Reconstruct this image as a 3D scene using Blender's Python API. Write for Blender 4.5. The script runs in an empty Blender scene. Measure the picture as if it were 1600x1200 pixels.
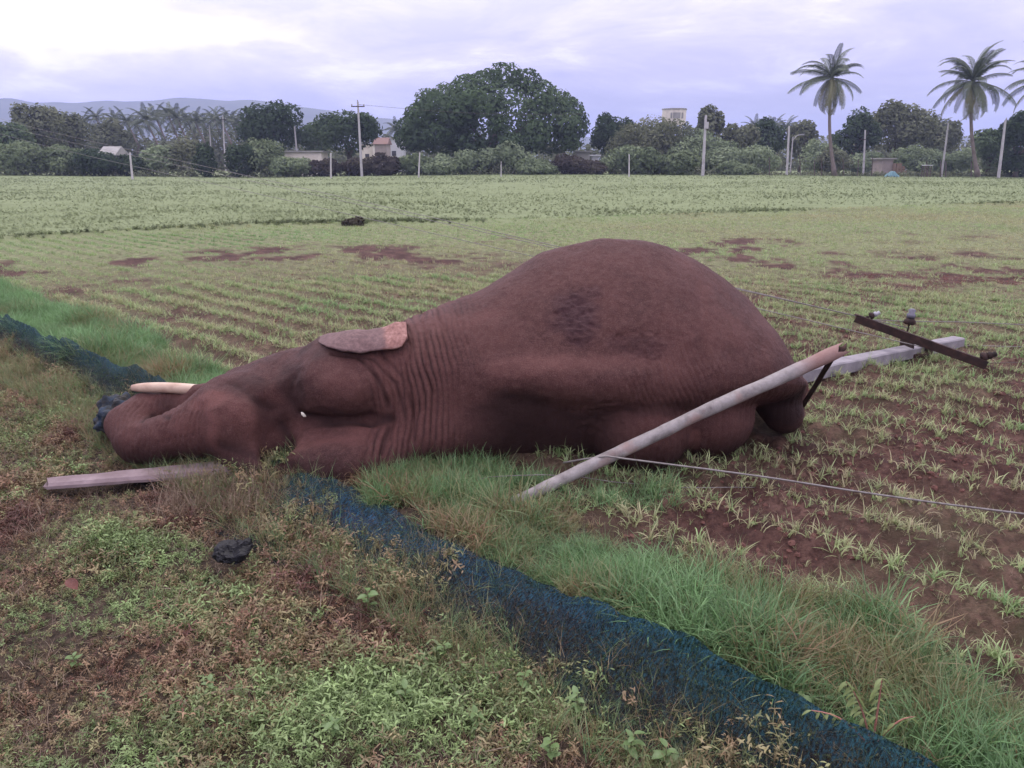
import bpy, math, random
import numpy as np
from mathutils import Vector, Matrix
random.seed(7); RNG = np.random.default_rng(11)
SC = bpy.context.scene; COL = SC.collection
R = math.radians
# ------------------------------------------------------------------ camera, sky, sun, exposure
CAMH, PITCH, F = 1.9, R(16.75), 1156.0
cam = bpy.data.objects.new('camera', bpy.data.cameras.new('camera'))
COL.objects.link(cam); SC.camera = cam
cam.location = (0, 0, CAMH); cam.rotation_euler = (R(90)-PITCH, 0, 0)
cam.data.sensor_width = 36; cam.data.lens = 36*F/1600; cam.data.clip_end = 9000; cam.data.clip_start = .05
CT, ST = math.cos(PITCH), math.sin(PITCH)
SUN_EL, SUN_AZ = R(60), R(335)          # high, behind the cloud, beyond the animal and a little to the left

w = bpy.data.worlds.new('World'); SC.world = w; w.use_nodes = True
nt = w.node_tree; nt.nodes.clear()
def N(t, typ, **k):
    n = t.nodes.new(typ)
    for a, b in k.items(): setattr(n, a, b)
    return n
def math_n(t, op, a, b=None, clamp=False):
    n = N(t, 'ShaderNodeMath', operation=op, use_clamp=clamp)
    for i, v in enumerate((a, b)):
        if v is None: continue
        if isinstance(v, (int, float)): n.inputs[i].default_value = v
        else: t.links.new(v, n.inputs[i])
    return n.outputs[0]
def mixc(t, f, a, b, blend='MIX'):
    n = N(t, 'ShaderNodeMix', data_type='RGBA', blend_type=blend)
    for i, v in ((0, f), (6, a), (7, b)):
        if isinstance(v, (int, float)): n.inputs[i].default_value = v
        elif isinstance(v, (tuple, list)): n.inputs[i].default_value = (*v[:3], 1)
        else: t.links.new(v, n.inputs[i])
    return n.outputs[2]
def ramp(t, f, stops, interp='LINEAR'):
    n = N(t, 'ShaderNodeValToRGB'); cr = n.color_ramp; cr.interpolation = interp
    while len(cr.elements) < len(stops): cr.elements.new(.5)
    for e, (p, c) in zip(cr.elements, stops):
        e.position = p; e.color = (*c, 1) if isinstance(c, (tuple, list)) else (c, c, c, 1)
    t.links.new(f, n.inputs[0]); return n.outputs[0]
def noise(t, vec, scale, detail=4, rough=.5, dist=0):
    n = N(t, 'ShaderNodeTexNoise'); n.inputs['Scale'].default_value = scale
    n.inputs['Detail'].default_value = detail; n.inputs['Roughness'].default_value = rough
    n.inputs['Distortion'].default_value = dist
    if vec is not None: t.links.new(vec, n.inputs['Vector'])
    return n.outputs['Fac']
def mapping(t, vec, loc=(0,0,0), rot=(0,0,0), sc=(1,1,1)):
    n = N(t, 'ShaderNodeMapping'); n.inputs[1].default_value = loc; n.inputs[2].default_value = rot; n.inputs[3].default_value = sc
    t.links.new(vec, n.inputs[0]); return n.outputs[0]

sky = N(nt, 'ShaderNodeTexSky', sky_type='NISHITA', sun_disc=False)
sky.sun_elevation = SUN_EL; sky.sun_rotation = SUN_AZ; sky.dust_density = 3
tc = N(nt, 'ShaderNodeTexCoord').outputs['Generated']
sep = N(nt, 'ShaderNodeSeparateXYZ'); nt.links.new(tc, sep.inputs[0])
X_, Y_, Z_ = sep.outputs
zc_ = math_n(nt, 'MAXIMUM', Z_, 0.0)
elev = ramp(nt, zc_, [(0, .40), (.05, .44), (.12, .53), (.19, .64), (.5, .86), (1, 1.0)])
den = math_n(nt, 'ADD', zc_, .10)
cx_ = math_n(nt, 'DIVIDE', X_, den); cy_ = math_n(nt, 'DIVIDE', Y_, den)
cmb = N(nt, 'ShaderNodeCombineXYZ'); nt.links.new(cx_, cmb.inputs[0]); nt.links.new(cy_, cmb.inputs[1])
n1 = noise(nt, mapping(nt, cmb.outputs[0], loc=(3.1, 1.2, 0)), .28, 5, .5, .3)
n2 = noise(nt, mapping(nt, tc, loc=(.3, 2.2, .6), sc=(3.0, 3.0, 11)), 1.5, 6, .58, .4)
nn = math_n(nt, 'ADD', math_n(nt, 'MULTIPLY', n1, .22), math_n(nt, 'MULTIPLY', n2, .78))
cl = ramp(nt, nn, [(.38, (.70, .68, .86)), (.47, (.84, .80, .95)), (.53, (.95, .90, 1.03)), (.62, (1.28, 1.24, 1.28))])
# cloud bank low on the right is heavier and bluer than on the left
az = ramp(nt, math_n(nt, 'ADD', math_n(nt, 'MULTIPLY', X_, .5), .5), [(.22, 1.22), (.36, 1.08), (.50, .90), (.62, .80), (.72, .80), (.80, .95)])
lowk = ramp(nt, zc_, [(0, 1.0), (.13, .95), (.19, .5), (.26, .10), (.4, 0)])
azm = mixc(nt, lowk, (1, 1, 1), az)
lowblue = ramp(nt, zc_, [(0, (.80, .84, 1.06)), (.10, (.88, .87, 1.04)), (.2, (1, .98, 1.0))])
c = mixc(nt, 1.0, cl, elev, 'MULTIPLY'); c = mixc(nt, 1.0, c, azm, 'MULTIPLY'); c = mixc(nt, 1.0, c, lowblue, 'MULTIPLY')
cs = N(nt, 'ShaderNodeVectorMath', operation='SCALE'); nt.links.new(c, cs.inputs[0]); cs.inputs['Scale'].default_value = 21.5
mx = mixc(nt, .94, sky.outputs[0], cs.outputs[0])
bg = N(nt, 'ShaderNodeBackground'); bg.inputs[1].default_value = .12
nt.links.new(mx, bg.inputs[0]); wo = N(nt, 'ShaderNodeOutputWorld'); nt.links.new(bg.outputs[0], wo.inputs[0])

sd = bpy.data.lights.new('sun', 'SUN'); sd.energy = 1.4; sd.angle = R(25); sd.color = (1, .95, .88)
so = bpy.data.objects.new('sun', sd); COL.objects.link(so)
sv = Vector((math.sin(SUN_AZ)*math.cos(SUN_EL), math.cos(SUN_AZ)*math.cos(SUN_EL), math.sin(SUN_EL)))
so.rotation_euler = (-sv).to_track_quat('-Z', 'Y').to_euler(); so.location = (0, 0, 30)
vs = SC.view_settings; vs.view_transform = 'Standard'; vs.look = 'None'; vs.exposure = 0; vs.gamma = 1; vs.use_curve_mapping = False
SC.render.engine = 'CYCLES'
SC.cycles.volume_bounces = 0; SC.cycles.transparent_max_bounces = 16; SC.cycles.max_bounces = 5
FULL = True

# ------------------------------------------------------------------ helpers
def W(px, py, Y):                        # point of the world plane y=Y seen at a photo position (used to take measurements)
    a, b = (px-800)/F, (600-py)/F
    t = Y/(CT+b*ST); return np.array([a*t, Y, CAMH+t*(b*CT-ST)])
def G(px, py, z=0.0):                    # ground point
    a, b = (px-800)/F, (600-py)/F
    t = (z-CAMH)/(b*CT-ST); return np.array([a*t, t*(CT+b*ST), z])
def tag(o, label=None, cat=None, group=None, kind=None):
    for k, v in (('label', label), ('category', cat), ('group', group), ('kind', kind)):
        if v: o[k] = v
    return o
def link(o, parent=None):
    COL.objects.link(o)
    if parent is not None: o.parent = parent
    return o
def empty(name, loc, rz=0, sc=1.0):
    o = bpy.data.objects.new(name, None); o.location = loc; o.rotation_euler[2] = rz; o.scale = (sc,)*3
    o.empty_display_size = .2
    return link(o)
def mesh_np(name, V, Fc, mat=None, smooth=True):
    V = np.asarray(V, np.float32); me = bpy.data.meshes.new(name)
    if isinstance(Fc, np.ndarray):
        k = Fc.shape[1]; me.vertices.add(len(V)); me.vertices.foreach_set('co', V.ravel())
        me.loops.add(Fc.size); me.loops.foreach_set('vertex_index', Fc.ravel().astype(np.int32))
        me.polygons.add(len(Fc)); me.polygons.foreach_set('loop_start', np.arange(0, Fc.size, k, dtype=np.int32))
        me.update(calc_edges=True); me.validate()
    else:
        me.from_pydata([tuple(map(float, v)) for v in V], [], Fc); me.update()
    if smooth: me.polygons.foreach_set('use_smooth', np.ones(len(me.polygons), bool))
    if mat: me.materials.append(mat)
    return me
def obj(name, me, parent=None, loc=None, rot=None, sc=None):
    o = bpy.data.objects.new(name, me)
    if loc is not None: o.location = loc
    if rot is not None: o.rotation_euler = rot
    if sc is not None: o.scale = sc if hasattr(sc, '__len__') else (sc,)*3
    return link(o, parent)
def tube(pts, rads, seg=8, caps=True, squash=None):
    pts = [Vector(p) for p in pts]; V = []; Fs = []
    up = Vector((0, 0, 1)); prev = None
    for i, p in enumerate(pts):
        d = (pts[min(i+1, len(pts)-1)]-pts[max(i-1, 0)]).normalized()
        if prev is None:
            a = d.cross(up)
            if a.length < .05: a = d.cross(Vector((0, 1, 0)))
            a.normalize()
        else:
            a = (prev-d*prev.dot(d)).normalized()
        prev = a; b = d.cross(a)
        for k in range(seg):
            t = 2*math.pi*k/seg; V.append(p+(a*math.cos(t)+b*math.sin(t))*rads[i])
    for i in range(len(pts)-1):
        for k in range(seg):
            Fs.append((i*seg+k, i*seg+(k+1) % seg, (i+1)*seg+(k+1) % seg, (i+1)*seg+k))
    if caps:
        Fs.append(tuple(range(seg-1, -1, -1))); Fs.append(tuple(range((len(pts)-1)*seg, len(pts)*seg)))
    return V, Fs
def join(parts):
    V = []; Fs = []
    for v, f in parts:
        o = len(V); V += [tuple(p) for p in v]; Fs += [tuple(i+o for i in q) for q in f]
    return V, Fs
def box(x0, x1, y0, y1, z0, z1):
    V = [(x, y, z) for x in (x0, x1) for y in (y0, y1) for z in (z0, z1)]
    return V, [(0, 1, 3, 2), (4, 6, 7, 5), (0, 4, 5, 1), (2, 3, 7, 6), (0, 2, 6, 4), (1, 5, 7, 3)]
# value noise
_P = RNG.random((64, 64, 64)).astype(np.float32)
def vnoise(p, sc=1.0, off=0.0):
    p = np.asarray(p, np.float32)*sc+off+1000; i = np.floor(p).astype(int); f = p-i; f = f*f*(3-2*f)
    r = 0
    for a in (0, 1):
        for b in (0, 1):
            for c_ in (0, 1):
                wgt = (f[..., 0] if a else 1-f[..., 0])*(f[..., 1] if b else 1-f[..., 1])*(f[..., 2] if c_ else 1-f[..., 2])
                r = r+wgt*_P[(i[..., 0]+a) % 64, (i[..., 1]+b) % 64, (i[..., 2]+c_) % 64]
    return r*2-1
def fbm(p, sc, o=3, off=0.0):
    return sum(vnoise(p, sc*2**k, off+k*7.3)*.5**k for k in range(o))
def n2d(x, y, sc, off=0.0, o=3):
    return fbm(np.stack([x, y, np.zeros_like(x)+.5], -1), sc, o, off)

# ------------------------------------------------------------------ materials
def mat(name, build):
    m = bpy.data.materials.new(name); m.use_nodes = True; t = m.node_tree; t.nodes.clear()
    out = N(t, 'ShaderNodeOutputMaterial'); t.links.new(build(t), out.inputs[0]); return m
def princ(t, col, rough=.8, bump=None, bs=.5, bd=.01, metal=0, spec=.3):
    p = N(t, 'ShaderNodeBsdfPrincipled'); p.inputs['Roughness'].default_value = rough; p.inputs['Metallic'].default_value = metal
    p.inputs['Specular IOR Level'].default_value = spec
    if isinstance(col, (tuple, list)): p.inputs['Base Color'].default_value = (*col, 1)
    else: t.links.new(col, p.inputs['Base Color'])
    if bump is not None:
        b = N(t, 'ShaderNodeBump'); b.inputs['Strength'].default_value = bs; b.inputs['Distance'].default_value = bd
        t.links.new(bump, b.inputs['Height']); t.links.new(b.outputs[0], p.inputs['Normal'])
    return p.outputs[0]
def geo(t): return N(t, 'ShaderNodeNewGeometry').outputs['Position']
def oco(t): return N(t, 'ShaderNodeTexCoord').outputs['Object']
def varied(name, c1, c2, scale=3, rough=.85, bs=.4, bd=.01, metal=0, c3=None, world=False):
    def b(t):
        v = geo(t) if world else oco(t)
        f = noise(t, v, scale, 6, .6); col = ramp(t, f, [(.3, c1), (.55, c2)] + ([(.7, c3)] if c3 else []))
        f2 = noise(t, v, scale*9, 4, .6)
        return princ(t, col, rough, f2, bs, bd, metal)
    return mat(name, b)
def leafy(name, stops, trans=.3, attr='tone', inst=True, rnd=.16):
    """leaf / blade: colour runs along a ramp driven by an attribute of the plant"""
    def b(t):
        a = N(t, 'ShaderNodeAttribute', attribute_name=attr, attribute_type='INSTANCER' if inst else 'GEOMETRY')
        col = ramp(t, a.outputs['Fac'], stops)
        if inst:
            oi = N(t, 'ShaderNodeObjectInfo').outputs['Random']
            col = mixc(t, 1.0, col, ramp(t, oi, [(0, 1-rnd), (1, 1+rnd)]), 'MULTIPLY')
        d = N(t, 'ShaderNodeBsdfDiffuse'); t.links.new(col, d.inputs[0])
        tr = N(t, 'ShaderNodeBsdfTranslucent'); t.links.new(col, tr.inputs[0])
        m = N(t, 'ShaderNodeMixShader'); m.inputs[0].default_value = trans
        t.links.new(d.outputs[0], m.inputs[1]); t.links.new(tr.outputs[0], m.inputs[2])
        g = N(t, 'ShaderNodeBsdfGlossy'); g.inputs['Roughness'].default_value = .45
        m2 = N(t, 'ShaderNodeMixShader'); m2.inputs[0].default_value = .03
        t.links.new(m.outputs[0], m2.inputs[1]); t.links.new(g.outputs[0], m2.inputs[2])
        return m2.outputs[0]
    return mat(name, b)

# ------------------------------------------------------------------ field geometry: everything near runs parallel to the net line
DN = np.array([-.745, .667]); NN = np.array([.667, .745])      # along / across the net line
def s_of(x, y): return x*NN[0]+y*NN[1]
def t_of(x, y): return x*DN[0]+y*DN[1]
def XY(t, s): return t*DN[0]+s*NN[0], t*DN[1]+s*NN[1]
BUND = np.array([(-30, 13.5), (-12.9, 19.2), (-8.1, 23.4), (-3, 24.6), (1.3, 25.4), (8, 28.5), (15, 31.8), (24, 35.7), (60, 50)])
def bund_y(x): return np.interp(x, BUND[:, 0], BUND[:, 1])
def sm(a, b, x): t = np.clip((x-a)/(b-a), 0, 1); return t*t*(3-2*t)
def bare(x, y):
    """0..1 how bare the soil is"""
    v = np.zeros_like(x)
    for cx, cy, rx, ry, k in ((-5.3, 16.2, 1.7, 1.5, .8), (-2.9, 15.7, 2.0, 1.6, 1.0), (-1.2, 15.2, 1.2, .7, .6), (4.6, 16.2, .9, 1.7, 1.3), (5.6, 18.8, 1.0, 1.3, .9),
                              (4.9, 14.4, .5, .7, 1.0), (-9.6, 13.2, 1.0, 1.1, .7), (-7.6, 14.8, .7, .7, .6), (8.4, 13.5, 3.2, 2.6, .55), (4.5, 10.5, 2, 1.5, .28), (-4.6, 9.2, 1.1, .8, .45), (-6.5, 11.8, .8, .7, .5)):
        v = np.maximum(v, k*np.exp(-(((x-cx)/rx)**2+((y-cy)/ry)**2)))
    v = v*np.clip(.62+2.2*n2d(x, y, 1.7, 61, 4), 0, 1.4)+n2d(x, y, 1.3, 3, 3)*.30+n2d(x, y, .35, 9, 2)*.10
    s = s_of(x, y)
    right = sm(0.3, 2.2, x)*sm(10.5, 5.5, y)                 # the ploughed strip beside the rump
    v = v+right*(.16+.30*n2d(x, y, 1.1, 31, 2)) + .30*np.exp(-(((x-1.25)/.8)**2+((y-3.75)/.45)**2))
    return v
def height(x, y):
    s = s_of(x, y); fld = sm(2.9, 3.3, s)*sm(0, 1, bund_y(x)-y)
    r = np.hypot(x, y); z = np.zeros_like(x)
    z += fld*sm(14, 7, r)*(.034*np.sin((s-3.15)*2*np.pi/.45+1.57+n2d(x, y, .9, 2, 2)*1.3))
    z += .035*n2d(x, y, 2.3, 5, 4)*sm(25, 10, r)
    z += fld*.045*np.abs(n2d(x, y, 8, 8, 4))*sm(14, 6, r)
    z += .09*np.exp(-((y-bund_y(x))/.45)**2)
    z += .05*np.exp(-((s-2.45)/.35)**2)-.03*np.exp(-((s-1.5)/.4)**2)
    z += .25*n2d(x, y, .03, 1, 2)*sm(30, 100, r)
    return z-.02

def m_ground(t):
    g = geo(t); sp = N(t, 'ShaderNodeSeparateXYZ'); t.links.new(g, sp.inputs[0])
    a = N(t, 'ShaderNodeAttribute', attribute_name='zone'); sc = N(t, 'ShaderNodeSeparateColor'); t.links.new(a.outputs['Color'], sc.inputs[0])
    green, litter, far = sc.outputs
    f = noise(t, g, 3.2, 8, .62); f2 = noise(t, g, 26, 6, .65); f3 = noise(t, g, .5, 4, .6)
    soil = ramp(t, f, [(.30, (.038, .019, .016)), (.50, (.085, .045, .036)), (.70, (.165, .095, .075))])
    soil = mixc(t, ramp(t, f2, [(.42, 0.0), (.62, .75)]), soil, (.030, .014, .013))
    lit = ramp(t, f2, [(.3, (.016, .012, .009)), (.5, (.042, .030, .021)), (.7, (.09, .065, .045))])
    grs = ramp(t, noise(t, g, 9, 6, .7), [(.34, (0.086, 0.081, 0.048)), (.5, (0.196, 0.224, 0.109)), (.66, (0.287, 0.333, 0.161))])
    fg = ramp(t, math_n(t, 'ADD', math_n(t, 'MULTIPLY', f3, .5), math_n(t, 'MULTIPLY', noise(t, g, 2.2, 5, .7), .5)), [(.36, (0.128, 0.156, 0.073)), (.5, (0.173, 0.208, 0.102)), (.64, (0.209, 0.250, 0.128))])
    col = mixc(t, green, soil, grs); col = mixc(t, litter, col, lit); col = mixc(t, far, col, fg)
    h = math_n(t, 'ADD', f2, math_n(t, 'MULTIPLY', noise(t, g, 90, 3, .6), .4))
    return princ(t, col, .95, h, .8, .03, spec=.15)
M_ground = mat('soil_and_turf', m_ground)

def build_ground():
    front = np.linspace(-52, 52, 430); back = np.linspace(52, 308, 40)[1:-1]
    ang = np.radians(np.concatenate([front, back])); na = len(ang)
    r = np.concatenate([[.15, .6, 1.0], 1.25*np.exp(np.arange(0, 540)*.01445)])
    A, Rr = np.meshgrid(ang, r, indexing='xy'); X = Rr*np.sin(A); Y = Rr*np.cos(A)
    Z = height(X, Y); nr = len(r)
    V = np.stack([X, Y, Z], -1).reshape(-1, 3); idx = np.arange(nr*na).reshape(nr, na)
    q = np.stack([idx[:-1], idx[1:], np.roll(idx, -1, 1)[1:], np.roll(idx, -1, 1)[:-1]], -1).reshape(-1, 4)
    V = np.vstack([V, [[0, 0, height(np.array(0.), np.array(0.))]]])
    me = mesh_np('ground', V, q[:, ::-1].copy(), M_ground)
    b = np.clip(bare(V[:, 0], V[:, 1]), 0, 1); s = s_of(V[:, 0], V[:, 1]); rr = np.hypot(V[:, 0], V[:, 1])
    edge = bund_y(V[:, 0])
    fld = sm(2.95, 3.25, s+n2d(V[:, 0], V[:, 1], 1.2, 4, 2)*.2)
    green = fld*sm(.50, .10, b)*sm(7, 20, rr)*.62+fld*sm(.3, .0, b)*.10
    far = sm(-5.0, 3.0, V[:, 1]-edge+1.5*n2d(V[:, 0], V[:, 1], .4, 3, 2))*.92
    lit = (1-fld)
    colr = np.stack([np.clip(green, 0, 1), np.clip(lit, 0, 1), far, np.ones_like(far)], -1).astype(np.float32)
    at = me.color_attributes.new('zone', 'FLOAT_COLOR', 'POINT'); at.data.foreach_set('color', colr.ravel())
    o = obj('ground', me); tag(o, 'red brown ploughed soil and turf of the field reaching to the trees', kind='structure')
build_ground()

# ------------------------------------------------------------------ hills
def build_hills():
    xs = np.linspace(-2400, 2400, 320); V = []; Fs = []
    prof_px = [-600, 0, 40, 130, 210, 300, 330, 380, 420, 520, 620, 800, 1100, 1700, 2200]
    prof_py = [150, 153, 153, 162, 160, 154, 155, 158, 160, 170, 186, 205, 214, 212, 205]
    Y0 = 1650
    for x in xs:
        px = 800+x/(Y0*CT+1)*F; z = W(px, np.interp(px, prof_px, prof_py), Y0)[2]
        z += 5*float(vnoise(np.array([x, 0, 0]), .006))+2.5*float(vnoise(np.array([x, 5, 0]), .02))
        for k, (dy, hz) in enumerate(((-420, -2), (-260, .35*z), (-120, .75*z), (0, z), (200, .6*z), (500, -2))):
            zz = hz+(0 if k in (0, 3, 5) else 9*float(vnoise(np.array([x, dy, 0]), .012)))
            V.append((x, Y0+dy, zz))
    for i in range(len(xs)-1):
        for k in range(5):
            a = i*6+k; Fs.append((a, a+6, a+7, a+1))
    m = varied('hill_scrub', (.035, .05, .03), (.07, .085, .05), .02, .95, .2, 1, world=True)
    tag(obj('hills', mesh_np('hills', V, Fs, m)), 'low blue hills on the horizon behind the palms', kind='structure')
build_hills()

# ------------------------------------------------------------------ haze
def build_haze():
    hz = bpy.data.materials.new('haze_air'); hz.use_nodes = True; t = hz.node_tree; t.nodes.clear()
    out = N(t, 'ShaderNodeOutputMaterial'); pv = N(t, 'ShaderNodeVolumePrincipled')
    pv.inputs['Color'].default_value = (.56, .64, 1.0, 1); pv.inputs['Density'].default_value = .0005; pv.inputs['Anisotropy'].default_value = .1
    t.links.new(pv.outputs[0], out.inputs['Volume'])
    v, f = box(-3600, 3600, -3600, 3600, -1.6, 170)
    o = obj('haze', mesh_np('haze', v, f, hz, False)); tag(o, 'pale moist air fading the far trees and hills', kind='stuff')
build_haze()

# ------------------------------------------------------------------ elephant
def smin(a, b, k): h = np.clip(.5+.5*(b-a)/k, 0, 1); return b+(a-b)*h-k*h*(1-h)
def smax(a, b, k): return -smin(-a, -b, k)
# station: px, silhouette py, centre Y, front radius, back radius, spine height
ST_ = [(560, 545, 4.86, .20, .2, .40), (600, 506, 4.88, .40, .42, .42), (640, 489, 4.92, .47, .52, .44), (700, 467, 5.0, .55, .62, .47), (750, 449, 5.08, .64, .72, .50),
       (800, 420, 5.15, .72, .8, .54), (850, 389, 5.2, .78, .86, .57), (940, 367, 5.2, .82, .92, .57), (1000, 371, 5.2, .82, .92, .56), (1040, 381, 5.2, .80, .9, .55),
       (1085, 402, 5.2, .76, .86, .54), (1130, 431, 5.2, .71, .8, .53), (1170, 465, 5.2, .63, .7, .52), (1200, 505, 5.2, .53, .6, .50), (1222, 545, 5.2, .40, .45, .46), (1240, 592, 5.2, .2, .2, .40), (1249, 625, 5.2, .04, .04, .35)]
tab = []
for px, py, yc, rf, rb, zr in ST_:
    p = W(px, py, yc+.10); tab.append((p[0]*.992, yc, rf, rb, zr, p[2]-.012))
tab = np.array(tab); xf = np.linspace(tab[0, 0]-.02, tab[-1, 0], 400)
fine = np.stack([np.interp(xf, tab[:, 0], tab[:, i]) for i in range(1, 6)], -1)
kern = np.hanning(21); kern /= kern.sum()
pad = np.vstack([np.repeat(fine[:1], 10, 0), fine, np.repeat(fine[-1:], 10, 0)])
fine = np.stack([np.convolve(pad[:, i], kern, 'valid') for i in range(5)], -1)
def e_torso(X, Y, Z):
    yc, rf, rb, zr, zt = [np.interp(X, xf, fine[:, i]) for i in range(5)]
    dy = Y-yc; ry = np.where(dy < 0, rf, rb); dz = Z-zr; rz = np.where(dz > 0, np.maximum(zt-zr, .02), np.interp(X, [1.25, 1.62], [1.0, .0])*np.where(dy < 0, zr+.42, zr+.08)+np.interp(X, [1.25, 1.62], [.0, 1.0])*.30)
    p = np.where(dy < 0, np.where(dz > 0, 1.48, 1.55), 2.0)*sm(-.6, .2, X)+2.0*(1-sm(-.6, .2, X))
    f = ((np.abs(dy)/ry)**p+(np.abs(dz)/rz)**p)**(1/p)-1
    d = f*np.minimum(ry, rz)
    return np.maximum(d, np.maximum(tab[0, 0]-X, X-tab[-1, 0]))
def ell(X, Y, Z, c, r):
    k = np.sqrt(((X-c[0])/r[0])**2+((Y-c[1])/r[1])**2+((Z-c[2])/r[2])**2)
    return (k-1)*min(r)
def caps(X, Y, Z, a, b, ra, rb):
    a = np.array(a); b = np.array(b); d = b-a; L = (d**2).sum()
    h = np.clip(((X-a[0])*d[0]+(Y-a[1])*d[1]+(Z-a[2])*d[2])/L, 0, 1)
    return np.sqrt((X-a[0]-h*d[0])**2+(Y-a[1]-h*d[1])**2+(Z-a[2]-h*d[2])**2)-(ra+(rb-ra)*h)
TR = [((-1.88, 4.64, .28), .25), ((-2.10, 4.58, .20), .19), ((-2.30, 4.53, .155), .155), ((-2.46, 4.55, .145), .148), ((-2.57, 4.68, .19), .15), ((-2.52, 4.83, .24), .142), ((-2.36, 4.88, .255), .128), ((-2.20, 4.86, .265), .112), ((-2.10, 4.80, .27), .09)]
RIDGE = [(-.30, 4.60, .60, .05), (.05, 4.50, .60, .10), (.35, 4.455, .585, .125), (.75, 4.45, .57, .13), (1.15, 4.55, .56, .12), (1.60, 4.72, .55, .12)]
def sdf(X, Y, Z):
    d = e_torso(X, Y, Z)
    rd = None                                  # the spine standing out as a ridge on the near side
    for a, b in zip(RIDGE[:-1], RIDGE[1:]):
        c_ = caps(X, Y, Z, a[:3], b[:3], a[3], b[3]); rd = c_ if rd is None else np.minimum(rd, c_)
    d = smin(d, rd, .10)
    # head: twin domes, brow, nose base, jaw
    h = ell(X, Y, Z, (-1.08, 4.78, .50), (.42, .41, .30))
    h = smin(h, ell(X, Y, Z, (-1.40, 4.90, .38), (.40, .40, .30)), .08)
    h = smin(h, ell(X, Y, Z, (-1.04, 4.53, .07), (.41, .40, .255)), .03)
    h = smin(h, ell(X, Y, Z, (-1.75, 4.66, .28), (.31, .34, .285)), .09)
    h = smin(h, ell(X, Y, Z, (-1.62, 4.92, .33), (.36, .28, .25)), .08)
    h = smin(h, ell(X, Y, Z, (-1.88, 4.90, .40), (.10, .10, .125)), .05)
    h = smin(h, ell(X, Y, Z, (-1.28, 5.16, .26), (.50, .26, .28)), .12)
    h = smin(h, ell(X, Y, Z, (-1.46, 4.58, .05), (.48, .37, .19)), .09)
    tr = None
    for (a, ra), (b, rb) in zip(TR[:-1], TR[1:]):
        c_ = caps(X, Y, Z, a, b, ra, rb); tr = c_ if tr is None else smin(tr, c_, .012)
    h = smin(h, tr, .09)
    h = smin(h, caps(X, Y, Z, (-1.9, 4.84, .36), (-2.16, 4.84, .385), .12, .062), .06)      # tusk socket
    # eye hollow / temple pit and the furrow between the domes
    d = smin(d, h, .07)
    d = smax(d, -caps(X, Y, Z, (-1.42, 4.34, .325), (-.92, 4.29, .30), .095, .075), .06)
    d = smax(d, -caps(X, Y, Z, (-1.50, 4.38, .0), (-1.48, 4.42, .50), .09, .09), .10)
    d = smax(d, -ell(X, Y, Z, (-1.50, 4.50, .78), (.14, .22, .14)), .14)
        # shoulder and lower flank mass
    d = smin(d, ell(X, Y, Z, (-.46, 4.80, .20), (.40, .42, .25)), .12)
    d = smin(d, ell(X, Y, Z, (.20, 4.98, .18), (.55, .34, .24)), .10)
    # rump folds
    d = smin(d, ell(X, Y, Z, (.86, 4.63, .20), (.33, .34, .30)), .045)
    d = smin(d, ell(X, Y, Z, (1.30, 4.92, .22), (.38, .46, .33)), .03)
    d = smin(d, ell(X, Y, Z, (1.52, 5.08, .55), (.36, .42, .30)), .10)
    d = smin(d, caps(X, Y, Z, (1.80, 5.10, .42), (1.945, 5.00, .17), .19, .145), .05)
    # legs stretched out on the far side
    d = smin(d, caps(X, Y, Z, (-.15, 5.6, .36), (-.35, 6.5, .26), .22, .16), .10)
    d = smin(d, caps(X, Y, Z, (-.35, 6.5, .26), (-.25, 7.0, .24), .16, .17), .05)
    d = smin(d, caps(X, Y, Z, (.25, 5.7, .20), (.20, 6.9, .16), .20, .17), .08)
    d = smin(d, caps(X, Y, Z, (1.15, 5.7, .40), (1.25, 6.6, .28), .27, .17), .10)
    d = smin(d, caps(X, Y, Z, (1.25, 6.6, .28), (1.15, 7.05, .24), .17, .17), .05)
    d = smin(d, caps(X, Y, Z, (1.5, 5.6, .22), (1.60, 6.8, .16), .24, .17), .08)
    return d
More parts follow.
